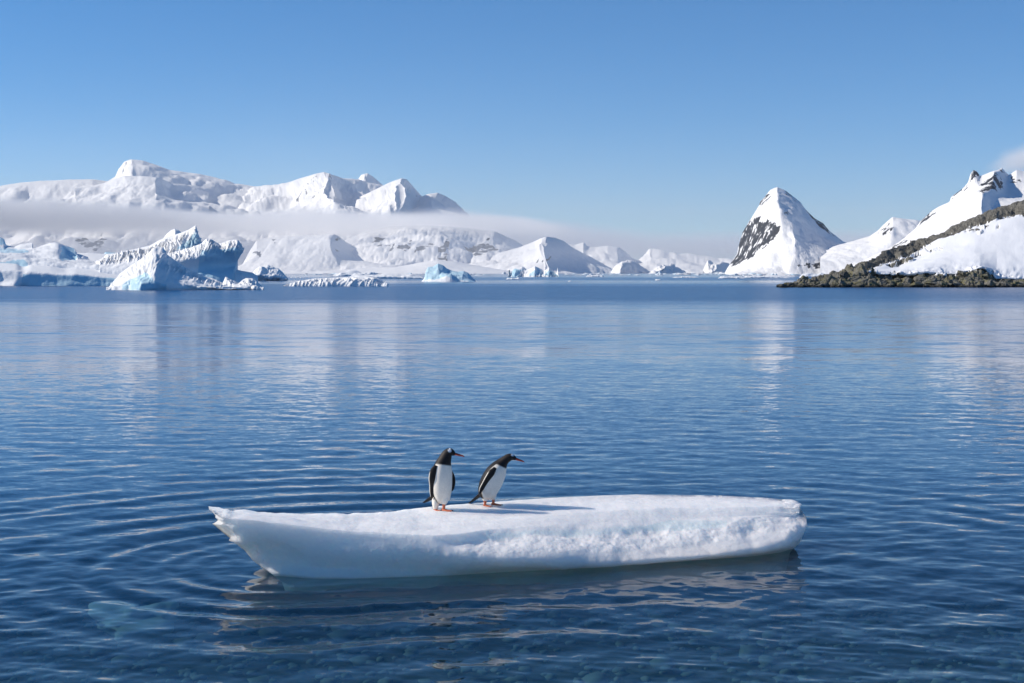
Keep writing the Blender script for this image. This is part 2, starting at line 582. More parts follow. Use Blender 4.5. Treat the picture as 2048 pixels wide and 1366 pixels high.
def mountain(name, ridge, mids, footD, backD, mat, amp, freq, seed, label, rock=None, nu=260, sub=14, foot_px=None, sil=0.05, patches=0.0, slant=0.0, rockv=.60):
    """ridge: silhouette knots; mids: further rails in front of it, downwards; footD: sea edge; backD: sea edge behind"""
    l, r = (ridge[0][0], ridge[-1][0]) if foot_px is None else foot_px
    rails = [[(ridge[0][0], 'z-25', backD), (ridge[-1][0], 'z-25', backD)], ridge] + mids + [[(l, 'z-15', footD), (r, 'z-15', footD + slant)]]
    def disp(P, T, V, N):
        q = P * freq * np.array([1, .55, .6])
        n = .66 * ridged(q * .75, 6, seed, .47) + .12 * fbm(q * 2.3, 4, seed + 20) + .15 * ridged(q * 3.3, 4, seed + 30)
        w = np.clip(np.abs(V - 1.0) * 2.2, sil, 1) * np.clip((len(rails) - 1 - V) * 1.5 + .1, 0, 1)
        return n * amp * w
    def attr(P, T, V):
        px, py = project(P)
        a = np.zeros(px.shape)
        nz = fbm(P * freq * 2.5, 5, seed + 5, .6)
        nz2 = fbm(P * freq * 2.5 + 40, 5, seed + 6, .6)
        sc = max(3.0, 9.0)
        for poly in rock or []:
            a = np.maximum(a, inside(px + nz * sc, py + nz2 * sc * .7, poly) * rockv)
        a = a * (1 + .45 * fbm(P * freq * 9, 3, seed + 9))
        if patches:
            N = grid_normals(P)
            steep = 1 - np.abs(N[..., 2])
            a = np.maximum(a, sstep(.55, .75, steep * .9 + .45 * nz) * patches)
        return {"rock": a, "ice": 0 * a}
    o = loft(name, rails, nu, [5] + [sub] * (len(rails) - 2), mat, disp, attr, cap=False, flip=True, soft=.02, crisp=(1,))
    return tag(o, label, kind="structure")

def K(D, *pts):
    return [(a, b, D if len(p) == 0 else D + p[0]) for a, b, *p in pts]

# the snow range that fills the left half of the skyline
mountain("snow_mountain",
    K(14500, (-260, 372), (0, 372), (40, 365), (80, 361), (115, 360), (140, 358), (185, 357), (215, 361, 200), (230, 352, 500), (235, 338, 500), (248, 322, 300), (262, 318, 100), (285, 320), (310, 328, 100), (340, 340, 300), (375, 345, 500), (400, 348, 600), (430, 355, 800), (470, 372, 900), (520, 378, 900), (600, 400, 900), (680, 440, 900)),
    [K(13300, (-260, 392), (0, 390), (120, 380), (215, 375, 100), (262, 366, -500), (330, 366, -100), (420, 380, 300), (520, 400, 400), (690, 450, 500)),
     K(12100, (-260, 425), (0, 425), (150, 420, 100), (300, 415, -300), (420, 425, 300), (560, 440, 300), (700, 470, 300)),
     K(11000, (-260, 500), (0, 498), (250, 490), (480, 500), (700, 520))],
    10300, 17500, M_FAR, 150, 1 / 900, 11, "broad pale snow mountain with a steep domed summit above the cloud bank", nu=420, sub=22, patches=.5, rockv=.5,
    rock=[[(150, 478), (185, 476), (190, 488), (215, 478), (220, 495), (185, 500), (160, 492)]])
mountain("snow_mountain",
    K(14300, (420, 400, 900), (480, 376, 900), (520, 373, 700), (545, 373, 600), (570, 368, 400), (600, 357, 150), (630, 347, -100), (648, 344, -250), (665, 352, 300), (690, 357, 900), (715, 361, 1300), (760, 372, 1500), (800, 385, 1600)),
    [K(13000, (420, 420, 300), (540, 400), (620, 385, -300), (665, 380, -700), (690, 392, 200), (740, 395, 800), (810, 405, 1000)),
     K(12000, (420, 440), (600, 425, -200), (680, 430, -300), (820, 440, 500)),
     K(11000, (400, 500), (840, 500))],
    10300, 17500, M_FAR, 130, 1 / 800, 23, "sharp snow peak with a shaded right face, left of the small pyramids", nu=300, sub=20, patches=.5)
mountain("snow_mountain",
    K(16500, (690, 385), (715, 361), (722, 350), (735, 346, -100), (746, 353, 200), (757, 364, 500), (775, 385, 900)),
    [K(15600, (690, 400), (730, 378, -300), (780, 400, 500))],
    14000, 18500, M_FAR, 40, 1 / 500, 31, "small snow pyramid standing behind the ridge of the far range", nu=90, sub=14)
mountain("snow_mountain",
    K(13500, (640, 425), (690, 408), (740, 384), (775, 366, -200), (790, 360, -350), (803, 356, -400), (814, 358, 0), (826, 372, 600), (845, 394, 1000), (870, 415, 1200), (890, 430, 1300)),
    [K(12400, (640, 430), (700, 415), (770, 390, -300), (806, 385, -500), (840, 408, 600), (900, 440, 1000)),
     K(11600, (640, 450), (780, 430, -200), (900, 450, 500))],
    10800, 16500, M_FAR, 85, 1 / 600, 37, "rounded snow peak with a blue shaded flank near the right end of the far range", nu=220, sub=18, patches=.4)
mountain("snow_mountain",
    K(14200, (800, 425), (840, 394), (855, 388), (875, 385, 100), (893, 395, 600), (910, 412, 1000), (924, 428, 1200), (960, 460, 1300)),
    [K(13200, (800, 430), (860, 410, -100), (890, 412, 400), (960, 470, 800))],
    11500, 16500, M_FAR, 60, 1 / 500, 41, "last low snow shoulder at the right end of the far range", nu=120, sub=16)
mountain("snow_dome",
    K(12600, (770, 436), (800, 423), (830, 416), (855, 415), (885, 420), (920, 428), (950, 440)),
    [K(12000, (770, 445), (850, 428), (950, 450))],
    11000, 13800, M_FAR, 15, 1 / 600, 43, "smooth white snow dome below the last peak of the far range", nu=100, sub=10)
mountain("snow_shoulder",
    K(13100, (150, 378), (185, 372), (215, 363), (232, 356), (249, 351, -50), (280, 351, -80), (312, 354, -60), (330, 360, 150), (345, 368, 450), (372, 372, 700), (392, 378, 760), (420, 392, 900)),
    [K(12500, (150, 392), (215, 380), (262, 374, -150), (315, 374, -150), (345, 388, 250), (420, 402, 500)),
     K(11900, (150, 415), (260, 402, -100), (330, 402), (420, 418, 300))],
    11300, 14500, M_FAR, 60, 1 / 520, 47, "snow shoulder in front of the domed summit with a shaded right side", nu=170, sub=16, patches=.4)
# hills that stand under the cloud bank
mountain("snow_hill",
    K(9300, (440, 546), (485, 528), (500, 500), (512, 482, -100), (530, 476), (560, 473), (620, 471), (668, 468), (677, 472, 100), (695, 486, 400), (740, 500, 600), (800, 520, 700)),
    [K(8800, (440, 547), (500, 515), (560, 500), (665, 492, -200), (720, 508, 300), (800, 530, 500)),
     K(8400, (440, 547), (560, 522), (680, 520), (820, 540))],
    8000, 11000, M_FAR, 32, 1 / 480, 53, "grey white snow hill with few rocks below the cloud, behind the small bergs", nu=260, sub=18,
    rock=[[(664, 494), (672, 494), (682, 502), (676, 506), (664, 503)], [(510, 508), (517, 500), (519, 508), (512, 516)], [(548, 478), (556, 480), (554, 488)], [(670, 470), (679, 472), (680, 480), (672, 478)]])
mountain("snow_hill",
    K(9900, (640, 505), (690, 480), (730, 462), (780, 452), (850, 450), (930, 455), (990, 462), (1030, 480, 200), (1080, 510, 400)),
    [K(9300, (640, 515), (720, 490), (800, 480), (880, 482, -200), (960, 485), (1080, 520)),
     K(8700, (640, 535), (760, 515), (880, 515, -100), (980, 515), (1080, 530))],
    8000, 11500, M_FAR, 55, 1 / 420, 59, "rock streaked snow slope rising into the grey cloud", nu=320, sub=20, patches=.35,
    rock=[[(745, 472), (768, 474), (770, 500), (752, 492)], [(775, 488), (790, 486), (792, 504), (774, 504)], [(800, 494), (825, 482), (828, 500), (806, 502)],
          [(875, 518), (882, 492), (905, 474), (912, 472), (895, 496), (893, 520)], [(935, 495), (980, 478), (995, 500), (970, 508), (940, 512)], [(835, 498), (860, 486), (868, 494), (838, 506)]])
mountain("snow_hill",
    K(9000, (960, 522), (1000, 505), (1040, 494), (1065, 484), (1082, 476, -250), (1093, 473, -250), (1110, 475, 100), (1128, 482, 600), (1148, 497, 1000), (1168, 513, 1300), (1200, 530, 1500), (1235, 547, 1600)),
    [K(8500, (960, 530), (1040, 505), (1084, 495, -350), (1100, 495, -200), (1140, 510, 500), (1240, 547, 900)),
     K(8200, (960, 540), (1040, 525), (1095, 520, -200), (1160, 530, 300), (1250, 548, 500))],
    7700, 11000, M_FAR, 34, 1 / 420, 61, "pointed snow hill with a broad blue shaded right side", nu=260, sub=18, patches=.3,
    rock=[[(1072, 516), (1077, 508), (1080, 520), (1074, 524)], [(1093, 514), (1101, 512), (1099, 518)]])
mountain("snow_hill",
    K(15000, (1080, 520), (1130, 487), (1150, 489), (1168, 484), (1175, 492), (1190, 494), (1215, 491), (1238, 494), (1250, 502, 500), (1262, 515, 900), (1275, 523, 900), (1300, 508, 1500), (1330, 512, 1500), (1400, 518, 1500), (1460, 521, 1500), (1540, 530, 1500)),
    [K(13800, (1080, 528), (1180, 515), (1240, 515, -200), (1280, 530, 300), (1540, 537))],
    12000, 17500, M_FAR, 60, 1 / 600, 67, "distant cream lit snow hills low on the horizon", nu=260, sub=16)
for kk, (pts, D, lab) in enumerate([
        ([(1218, 547), (1232, 530, 0), (1244, 523, 0), (1262, 523, 200), (1280, 530, 500), (1300, 545, 700)], 6800, "low blue shaded snow hump nearer the pointed hill"),
        ([(1296, 547), (1312, 533), (1326, 528, 0), (1345, 530, 250), (1358, 538, 500), (1370, 548, 650)], 6400, "low blue shaded snow hump in the middle of the far shore"),
        ([(1405, 540), (1416, 521), (1430, 527, 200), (1442, 524, 300), (1456, 524, 500), (1470, 540, 600)], 9500, "small blue notch of hills beside the tall rock peak")]):
    mountain("snow_hump", K(D, *pts), [K(D - 200, (pts[0][0], 547, -250), (pts[2][0], 536, -150), (pts[-1][0], 548, 500))], D - 700, D + 1400, M_FAR, 26, 1 / 150, 71 + kk, lab, nu=90, sub=14, slant=700, sil=.4)
mountain("snow_dome",
    K(6200, (560, 546), (640, 543), (687, 540), (722, 536), (793, 534), (846, 524), (875, 520), (910, 523), (969, 534), (1013, 541), (1060, 547)),
    [K(5700, (560, 547), (760, 541), (875, 531), (1060, 548))],
    5000, 7600, M_FAR, 5, 1 / 300, 83, "low cream white ice dome on the shore behind the blue berg", nu=160, sub=12)

# the rock horn and the slopes on the right
mountain("rock_peak",
    K(3500, (1449, 546, -100), (1457, 531, -50), (1474, 507), (1479, 485), (1484, 464), (1501, 435), (1516, 411), (1519, 402), (1527, 394), (1540, 378), (1548, 375), (1555, 373), (1570, 380), (1590, 395), (1601, 404), (1612, 420), (1630, 437), (1647, 446), (1660, 461), (1673, 470), (1687, 482), (1720, 490), (1800, 500)),
    [K(3350, (1450, 547), (1480, 512, 20), (1490, 470, 20), (1510, 428, -20), (1530, 404), (1555, 392, -40), (1590, 412, -20), (1640, 456, 40), (1690, 490, 60), (1800, 508, 40)),
     K(3180, (1452, 547, 60), (1490, 515, 60), (1510, 475, 40), (1545, 436, -30), (1560, 430, -60), (1590, 445, -80), (1625, 468, -40), (1690, 500, 60), (1800, 515, 40)),
     K(3020, (1456, 547, 60), (1500, 530, 30), (1540, 500, -20), (1590, 485, -60), (1640, 495, -30), (1700, 512, 40), (1800, 525, 20)),
     K(2900, (1458, 548), (1520, 540), (1580, 530, -20), (1660, 530), (1800, 538))],
    2780, 4100, M_MID, 9, 1 / 110, 91, "tall rock horn plastered with snow, dark cliff on its left side", nu=420, sub=26, foot_px=(1459, 1800), sil=.3, rockv=.64,
    rock=[[(1500, 436), (1521, 440), (1549, 443), (1552, 470), (1533, 492), (1509, 508), (1478, 528), (1460, 538), (1456, 525), (1474, 507), (1483, 464)],
          [(1520, 400), (1532, 384), (1540, 388), (1535, 402), (1520, 412)], [(1563, 374), (1580, 386), (1602, 404), (1600, 407), (1575, 388)],
          [(1610, 417), (1650, 448), (1674, 470), (1690, 483), (1672, 474), (1640, 450), (1606, 421)],
          [(1562, 430), (1580, 424), (1588, 430), (1572, 434)], [(1601, 534), (1625, 526), (1643, 528), (1642, 541), (1622, 541)], [(1690, 516), (1700, 508), (1726, 506), (1700, 512)]])
mountain("snow_slope",
    K(3150, (1640, 500), (1705, 482), (1739, 472), (1754, 461), (1770, 445), (1785, 433), (1800, 435), (1834, 439), (1880, 450), (1960, 470)),
    [K(2950, (1640, 510), (1740, 485), (1785, 455), (1835, 460), (1960, 490)),
     K(2750, (1640, 530), (1760, 512), (1960, 520))],
    2600, 3600, M_MID, 6, 1 / 90, 97, "small white snow peak between the rock horn and the big slope", nu=200, sub=18, sil=.3,
    rock=[[(1757, 466), (1775, 446), (1778, 452), (1765, 470), (1756, 472)], [(1722, 477), (1730, 474), (1728, 478)], [(1772, 462), (1783, 461), (1775, 467)]])
mountain("snow_slope",
    K(2300, (1700, 530), (1780, 496), (1831, 455), (1838, 443), (1850, 432), (1862, 421), (1875, 413), (1898, 403), (1901, 393), (1920, 380), (1934, 366), (1940, 346), (1947, 338), (1955, 342), (1961, 352), (1975, 347), (1993, 341), (2004, 334), (2012, 342), (2018, 348), (2033, 338), (2048, 341), (2100, 330), (2200, 350), (2350, 420)),
    [K(2150, (1700, 535), (1840, 470), (1900, 415), (1950, 375, -20), (1990, 355, -40), (2012, 372, 60), (2040, 378, 40), (2200, 380), (2350, 440)),
     K(2000, (1700, 540), (1850, 480), (1950, 410, -30), (1963, 395, -40), (1990, 400, 30), (2100, 400), (2350, 450)),
     K(1850, (1700, 545), (1860, 500), (2000, 450), (2350, 470))],
    1650, 2700, M_MID, 5, 1 / 90, 101, "steep snow mountainside with dark crags running up the right edge", nu=420, sub=22, sil=.35,
    rock=[[(1957, 380), (1970, 367), (1991, 349), (2002, 360), (2007, 378), (2003, 385), (1985, 376), (1958, 384)],
          [(1936, 362), (1939, 342), (1947, 335), (1962, 352), (1950, 356)], [(1898, 402), (1902, 390), (1925, 375), (1936, 362), (1934, 371), (1910, 392)],
          [(1831, 458), (1833, 442), (1862, 418), (1868, 420), (1856, 434), (1842, 450)], [(2018, 350), (2035, 352), (2060, 362), (2020, 358)], [(1998, 338), (2004, 332), (2010, 342), (2002, 344)],
          [(1780, 497), (1800, 485), (1812, 476), (1806, 486), (1785, 498)]])

# ------------------------------------------------------------------ rocky headland at the right edge
def headland():
    root = empty("rocky_headland", (95, 370, 0))
    tag(root, "rocky snow covered headland with boulder shore", kind="structure")
    rails = [
        [(1640, 'z-1', 470), (2400, 'z-1', 520)],
        K(398, (1560, 568, -45), (1592, 563, -42), (1635, 553, -38), (1681, 538, -30), (1727, 525, -24), (1773, 500, -14), (1834, 479), (1880, 464), (1941, 434), (1987, 414), (2048, 398), (2150, 378), (2400, 330)),
        K(388, (1556, 569, -40), (1600, 565, -36), (1660, 553, -30), (1715, 541, -24), (1788, 520, -12), (1843, 497), (1880, 477), (1941, 454), (2003, 437), (2048, 427), (2150, 410), (2400, 370)),
        K(368, (1555, 569.5, -23), (1640, 563, -16), (1725, 543, -10), (1800, 535), (1860, 520), (1950, 500), (2048, 490), (2400, 470)),
        K(355, (1554, 570, -11), (1640, 564, -7), (1733, 542, -3), (1782, 543), (1819, 542), (1849, 536), (1911, 535), (1960, 530), (1993, 540), (2048, 535), (2400, 520)),
        K(351.5, (1554, 570, -8), (1640, 565, -5), (1733, 546, -1), (1782, 549), (1819, 548), (1849, 545), (1911, 547), (1965, 535), (1993, 557), (2048, 558), (2400, 555)),
        K(352.5, (1553, 570, -9), (1640, 566, -6), (1733, 550, -1), (1782, 552), (1819, 552), (1849, 550), (1911, 551), (1965, 538), (1993, 560), (2048, 561), (2400, 558)),
        K(347, (1553, 571, -5), (1650, 567, -4), (1740, 563), (1820, 564), (1900, 562), (1970, 553), (2000, 564), (2048, 566), (2400, 566)),
        [(1552, 'z-.6', 340), (1700, 'z-.6', 341), (2400, 'z-.6', 340)]]
    snow_poly = [(1733, 543), (1760, 532), (1788, 523), (1815, 512), (1843, 499), (1880, 479), (1941, 455), (2003, 438), (2060, 426), (2400, 360), (2500, 600), (2400, 559), (1993, 559), (1978, 545), (1965, 536), (1911, 549.5), (1849, 547.5), (1819, 550), (1782, 550), (1750, 547)]
    islands = [[(1775, 532), (1800, 520), (1840, 505), (1848, 508), (1815, 523), (1785, 536)], [(1855, 500), (1875, 493), (1885, 496), (1862, 503)],
               [(1930, 462), (1950, 456), (1960, 458), (1935, 465)], [(1952, 466), (1965, 461), (1962, 468)], [(1990, 454), (1998, 452), (1995, 457)], [(1964, 452), (1980, 450), (1970, 456)]]
    def snow_mask(P):
        px, py = project(P)
        nz = fbm(P * .35, 5, 7) * 3.5
        a = inside(px + nz, py + nz * .6, snow_poly).astype(float)
        for isl in islands:
            a = np.where(inside(px + nz, py + nz * .5, isl), 0, a)
        return a
    def disp(P, T, V, N):
        a = snow_mask(P)
        q = P * np.array([.22, .22, .3])
        rk = 1.25 * ridged(q, 5, 5, .55) - .4 + .5 * fbm(P * 1.1, 3, 9)
        sn = .25 * fbm(P * .12, 4, 2)
        lip = np.exp(-((V - 4.7) / .7) ** 2)
        sn = sn + lip * (.45 * fbm(P * np.array([.5, .5, .9]), 4, 12))
        damp = np.clip((V - .9) * 1.3, .35, 1) * np.clip(.2 + T * 14, .1, 1)
        return np.where(a > .5, sn, rk) * damp
    loft("ground", rails, 560, [4, 14, 20, 14, 8, 4, 16, 14], M_ROCK, disp, lambda P, T, V: {"snow": snow_mask(P)}, root, smooth_v=False, flip=True, cap=False)
    # boulders: four shapes, shared
    shapes = []
    u = 14
    for k in range(5):
        th, ph = np.meshgrid(np.linspace(.02, math.pi - .02, 8), np.linspace(0, 2 * math.pi, u, endpoint=False), indexing='ij')
        S = np.stack([np.sin(th) * np.cos(ph), np.sin(th) * np.sin(ph), np.cos(th)], -1)
        d = 1 + .42 * fbm(S * 1.3 + 7 * k, 3, 90 + k)
        S = S * d[..., None] * np.array([1.25, 1.0, .8])
        o = mesh_from("boulder", S.reshape(-1, 3), grid_faces(8, u, True), None, M_ROCK, attrs={"snow": np.zeros(8 * u)}, smooth=False)
        shapes.append(o.data)
        bpy.data.objects.remove(o)
    r = random.Random(3)
    n = 0
    for i in range(240):
        px = 1560 + 500 * r.random() ** .8
        f = r.random()
        top = np.interp(px, [1560, 1640, 1733, 1782, 1849, 1911, 1965, 1993, 2060], [569, 561, 551, 553, 552, 552, 541, 562, 562])
        low = np.interp(px, [1560, 1700, 2060], [570.5, 573, 575])
        py = top + (low - top) * f
        D = 352 - 10.5 * f - np.interp(px, [1560, 1733], [8, 0])
        x, y, z = point(px, py, D)
        o = bpy.data.objects.new("boulder", shapes[r.randrange(5)])
        COL.objects.link(o)
        o.parent = root
        o.location = (x - 95, y - 370, max(z, .1) - .35)
        s = (.3 + 1.3 * r.random() ** 2.2) * (.55 if px < 1640 else 1)
        o.scale = (s * r.uniform(.9, 1.5), s, s * r.uniform(.7, 1.1))
        o.rotation_euler = (r.uniform(-.4, .4), r.uniform(-.4, .4), r.uniform(0, 6.28))
headland()

# ------------------------------------------------------------------ icebergs
def berg_part(name, rails, nu, sub, rough, freq, seed, ice=None, parent=None, flutes=0.0, flute_f=1.0, smooth_v=True, mat=None, keep_sil=None):
    def disp(P, T, V, N):
        d = rough * .7 * (.75 * fbm(P * freq * .8, 4, seed, .45) + .25 * ridged(P * freq * 1.6, 4, seed + 3))
        if keep_sil is not None:
            d = d * np.clip(np.abs(V - keep_sil) + .12, 0, 1)
        if flutes:
            px, py = project(P)
            w = sstep(0.15, 1.0, V - (keep_sil or 0)) * sstep(3.2, 2.0, V - (keep_sil or 0))
            s = px * flute_f + py * flute_f * .35 + 1.3 * fbm(P * .1, 3, seed + 8)
            q1 = np.stack([s, 0 * s, py * .04], -1)
            d = d - flutes * w * ((1 - np.abs(vnoise(q1, seed + 2))) ** 5 + .6 * (1 - np.abs(vnoise(q1 * np.array([2.3, 1, 1]), seed + 7))) ** 6)
        return d
    def attr(P, T, V):
        N = grid_normals(P)
        steep = 1 - np.abs(N[..., 2])
        a = sstep(.55, 1.0, steep) * .28 + .14 * fbm(P * freq * .5, 3, seed + 4)
        px, py = project(P)
        for poly, v in ice or []:
            nz = fbm(P * freq * .8, 3, seed + 6)
            a = np.where(inside(px + 4 * nz, py + 3 * nz, poly), v, a)
        return {"ice": a, "rock": 0 * a}
    return loft(name, rails, nu, sub, mat or M_BERG, disp, attr, parent, smooth_v=smooth_v, flip=True, soft=.015, crisp=(1,))

def Z(z, *pts):
    return [(px, 'z%g' % z, D) for px, D in pts]

# the large berg: snow shelf, hummocks, fluted ramp and dark tower
def big_berg():
    root = empty("iceberg", (-110, 385, 0))
    tag(root, "large white iceberg with low snow shelf, fluted ramp and shaded tower", "iceberg", "icebergs in the bay")
    berg_part("ice_shelf", [
        Z(-2, (-260, 470), (300, 470)),
        K(460, (-260, 525), (0, 523), (120, 522), (300, 522)),
        K(425, (-260, 530), (0, 529), (120, 528), (300, 532)),
        K(388, (-260, 536), (0, 538), (35, 539), (45, 541, 2), (60, 541), (100, 543), (130, 547), (150, 546), (200, 551), (240, 556), (300, 560)),
        K(386, (-260, 540), (0, 542), (35, 543), (46, 545, 1), (60, 545), (100, 547), (130, 550), (150, 549), (200, 554), (240, 559), (300, 563)),
        K(385.5, (-260, 558), (0, 560), (30, 560, -1.5), (60, 560), (150, 562), (300, 566)),
        [(-260, 'z-.1', 385), (0, 'z-.1', 384), (30, 'z-.1', 383), (45, 'z-.1', 385), (150, 'z-.1', 385), (300, 'z-.1', 385)],
        Z(-1.5, (-260, 388), (300, 389))], 330, [3, 8, 14, 5, 10, 8, 3], .55, .16, 3, parent=root, keep_sil=3,
        ice=[([(45, 548), (330, 560), (330, 580), (38, 580)], .95)])
    berg_part("ice_hummock", [
        Z(2, (-260, 470), (160, 470)),
        K(440, (-260, 485), (0, 474), (8, 478), (12, 491), (28, 495), (42, 488), (66, 485), (60, 497), (68, 503), (80, 493), (100, 486), (110, 485), (130, 490), (152, 498), (154, 517), (165, 511), (178, 518), (188, 524)),
        K(425, (-260, 505), (0, 498), (60, 500), (90, 497), (118, 497, -3), (128, 503, 5), (152, 508, 8), (160, 517), (188, 525)),
        K(412, (-260, 510), (0, 507), (40, 507), (75, 512), (115, 514, -3), (140, 520), (190, 527)),
        K(402, (-260, 516), (0, 513), (55, 517), (62, 521), (120, 524), (195, 530)),
        K(398, (-260, 538), (0, 537), (55, 536), (120, 533), (200, 534)),
        Z(1, (-260, 396), (205, 396))], 260, [3, 12, 10, 8, 8, 4], .8, .22, 8, parent=root, keep_sil=1,
        ice=[([(0, 475), (12, 478), (14, 492), (0, 492)], .9), ([(0, 496), (60, 500), (55, 506), (0, 505)], .7), ([(122, 494), (153, 498), (152, 520), (118, 519)], .85), ([(0, 524), (50, 519), (60, 534), (0, 537)], .9)])
    berg_part("ice_ramp", [
        Z(-1, (190, 460), (415, 440)),
        K(418, (192, 522), (205, 517), (214, 508), (240, 506), (246, 502), (270, 498), (300, 491), (318, 481), (330, 475), (345, 471), (363, 465), (378, 459), (392, 450), (396, 466), (402, 487), (410, 500)),
        K(410, (195, 524), (240, 511), (300, 500), (340, 486), (372, 474, -2), (392, 468, -4), (404, 490), (412, 505)),
        K(402, (200, 527), (250, 520), (300, 510), (345, 502, -2), (380, 492, -2), (408, 495), (414, 510)),
        K(397, (200, 532), (260, 526), (330, 518), (414, 515)),
        K(393, (200, 545), (414, 545)),
        Z(-1, (205, 392), (414, 390))], 300, [4, 10, 12, 10, 8, 4], .7, .2, 15, parent=root, keep_sil=1, flutes=.9, flute_f=.30,
        ice=[([(352, 500), (372, 485), (386, 470), (393, 462), (402, 487), (372, 500)], .75)])
    berg_part("ice_crest", [
        Z(8, (300, 446), (385, 446)),
        K(432, (305, 492), (326, 477), (333, 468), (342, 460), (349, 458), (357, 460), (366, 468), (384, 480)),
        K(425, (305, 494), (335, 474), (350, 468, -2), (384, 484)),
        Z(8, (305, 420), (384, 420))], 80, [6, 10, 12], .6, .25, 19, parent=root, keep_sil=1)
    berg_part("ice_tower", [
        Z(-1, (335, 416), (475, 416)),
        K(402, (318, 512), (350, 505), (380, 497), (402, 488), (411, 479), (416, 477), (424, 479), (437, 487), (446, 485), (458, 481), (474, 480), (480, 485)),
        K(394, (322, 514), (350, 509), (380, 501), (404, 491), (416, 483), (426, 484, 2), (440, 493, 3), (460, 489), (476, 487), (486, 495, 4)),
        K(390, (330, 520), (370, 513), (404, 500), (418, 495), (440, 503, 1), (470, 500), (488, 500, 4)),
        K(389, (345, 530), (375, 522), (410, 510, -1), (440, 512, 2), (470, 514, 3), (481, 511, 5)),
        K(390, (360, 540), (400, 535), (425, 530, 1), (455, 530, 3), (474, 525, 5)),
        K(388, (370, 553), (400, 550), (430, 548, 1), (466, 540, 3)),
        Z(-1, (370, 385), (430, 386), (473, 388))], 240, [4, 8, 10, 10, 10, 10, 8], .75, .22, 27, parent=root, keep_sil=1, flutes=.6, flute_f=.30,
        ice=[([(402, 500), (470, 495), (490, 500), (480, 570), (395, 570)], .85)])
    berg_part("ice_toe", [
        Z(-1, (455, 404), (515, 404)),
        K(398, (452, 540), (467, 538), (485, 543), (505, 546), (514, 553)),
        K(392, (452, 548), (485, 549), (516, 556)),
        Z(-1, (452, 388), (516, 388))], 60, [5, 8, 8], .4, .3, 29, parent=root, keep_sil=1)
    berg_part("ice_fin", [
        Z(3, (203, 470), (248, 470)),
        K(455, (203, 520), (207, 508), (211, 504), (225, 505), (238, 506), (248, 512)),
        K(450, (203, 522), (212, 512), (230, 512), (248, 515)),
        Z(3, (203, 445), (248, 445))], 50, [4, 8, 6], .5, .4, 33, parent=root, keep_sil=1, ice=[([(203, 500), (250, 500), (250, 520), (203, 518)], .9)])
big_berg()

o = berg_part("iceberg", [
    Z(-2, (222, 312), (520, 306)),
    K(301, (213, 581, -2), (226, 567), (240, 547), (262, 530), (290, 512), (305, 500), (312, 494), (318, 493), (325, 496), (331, 506), (350, 520), (365, 530), (380, 540), (405, 551), (425, 556), (438, 562), (446, 567), (451, 553), (457, 556), (464, 561), (477, 567), (484, 561), (492, 557), (503, 557), (514, 564), (522, 572), (527, 580)),
    K(297, (213, 581), (230, 567, 2), (250, 552, 1), (280, 528, -2), (310, 508, -4), (326, 508, -3), (345, 530), (400, 556), (445, 571), (452, 563), (480, 571), (498, 564), (527, 580)),
    K(293, (214, 581), (235, 568, 3), (262, 550, 1), (288, 540, -3), (312, 528, -4), (330, 530, -1), (360, 548, 1), (410, 563), (450, 572), (490, 569), (526, 580)),
    K(289, (214, 581, 2), (240, 570, 3), (262, 558, 2), (282, 553, -1), (310, 548, -2), (345, 555), (400, 566), (450, 573), (495, 572), (526, 580)),
    [(214, 'z.6', 292), (240, 'z.8', 291), (262, 'z.8', 290), (280, 'z1.2', 286), (310, 'z1', 286), (345, 'z.9', 287), (400, 'z.8', 287), (480, 'z.6', 288), (527, 'z.3', 290)],
    Z(-1, (214, 291), (280, 286), (345, 287), (527, 290))], 330, [4, 10, 12, 12, 12, 5], .85, .3, 45, keep_sil=1, flutes=.45, flute_f=.2,
    ice=[([(276, 552), (292, 545), (306, 556), (312, 582), (276, 582)], 1.0), ([(246, 572), (262, 556), (276, 554), (276, 582), (244, 582)], .8), ([(306, 560), (330, 566), (328, 582), (312, 582)], .75)])
tag(o, "pyramid shaped iceberg with a turquoise foot, in front of the large berg", "iceberg", "icebergs in the bay")

o = berg_part("iceberg", [
    Z(-1, (500, 660), (575, 660)),
    K(640, (496, 552), (504, 545), (512, 537), (520, 532), (528, 533), (536, 530), (548, 534), (556, 536), (564, 543), (572, 552), (575, 557)),
    K(632, (496, 555), (520, 540), (545, 541), (575, 557)),
    K(629, (497, 557), (515, 551), (545, 551), (575, 558)),
    Z(-1, (499, 632), (574, 632))], 110, [5, 10, 9, 8], 2.2, .28, 51, keep_sil=1)
tag(o, "small crumbly iceberg to the right of the shaded tower", "iceberg", "icebergs in the bay")

o = berg_part("ice_floe", [
    Z(-1, (575, 385), (775, 385)),
    K(377, (567, 573, -8), (580, 568), (600, 562), (630, 557), (680, 555), (740, 554), (758, 557), (770, 564), (776, 572, -6)),
    K(371, (567, 573, -4), (600, 566), (680, 560), (745, 560), (776, 572)),
    K(367, (567, 574), (620, 569), (700, 566), (750, 567), (776, 573)),
    Z(-.6, (567, 366), (776, 366))], 220, [4, 10, 10, 7], .25, .4, 57, keep_sil=1, flutes=.55, flute_f=.11)
tag(o, "long low ice floe with diagonal grooves, right of the pyramid berg", "ice floe", "ice floes in the bay")

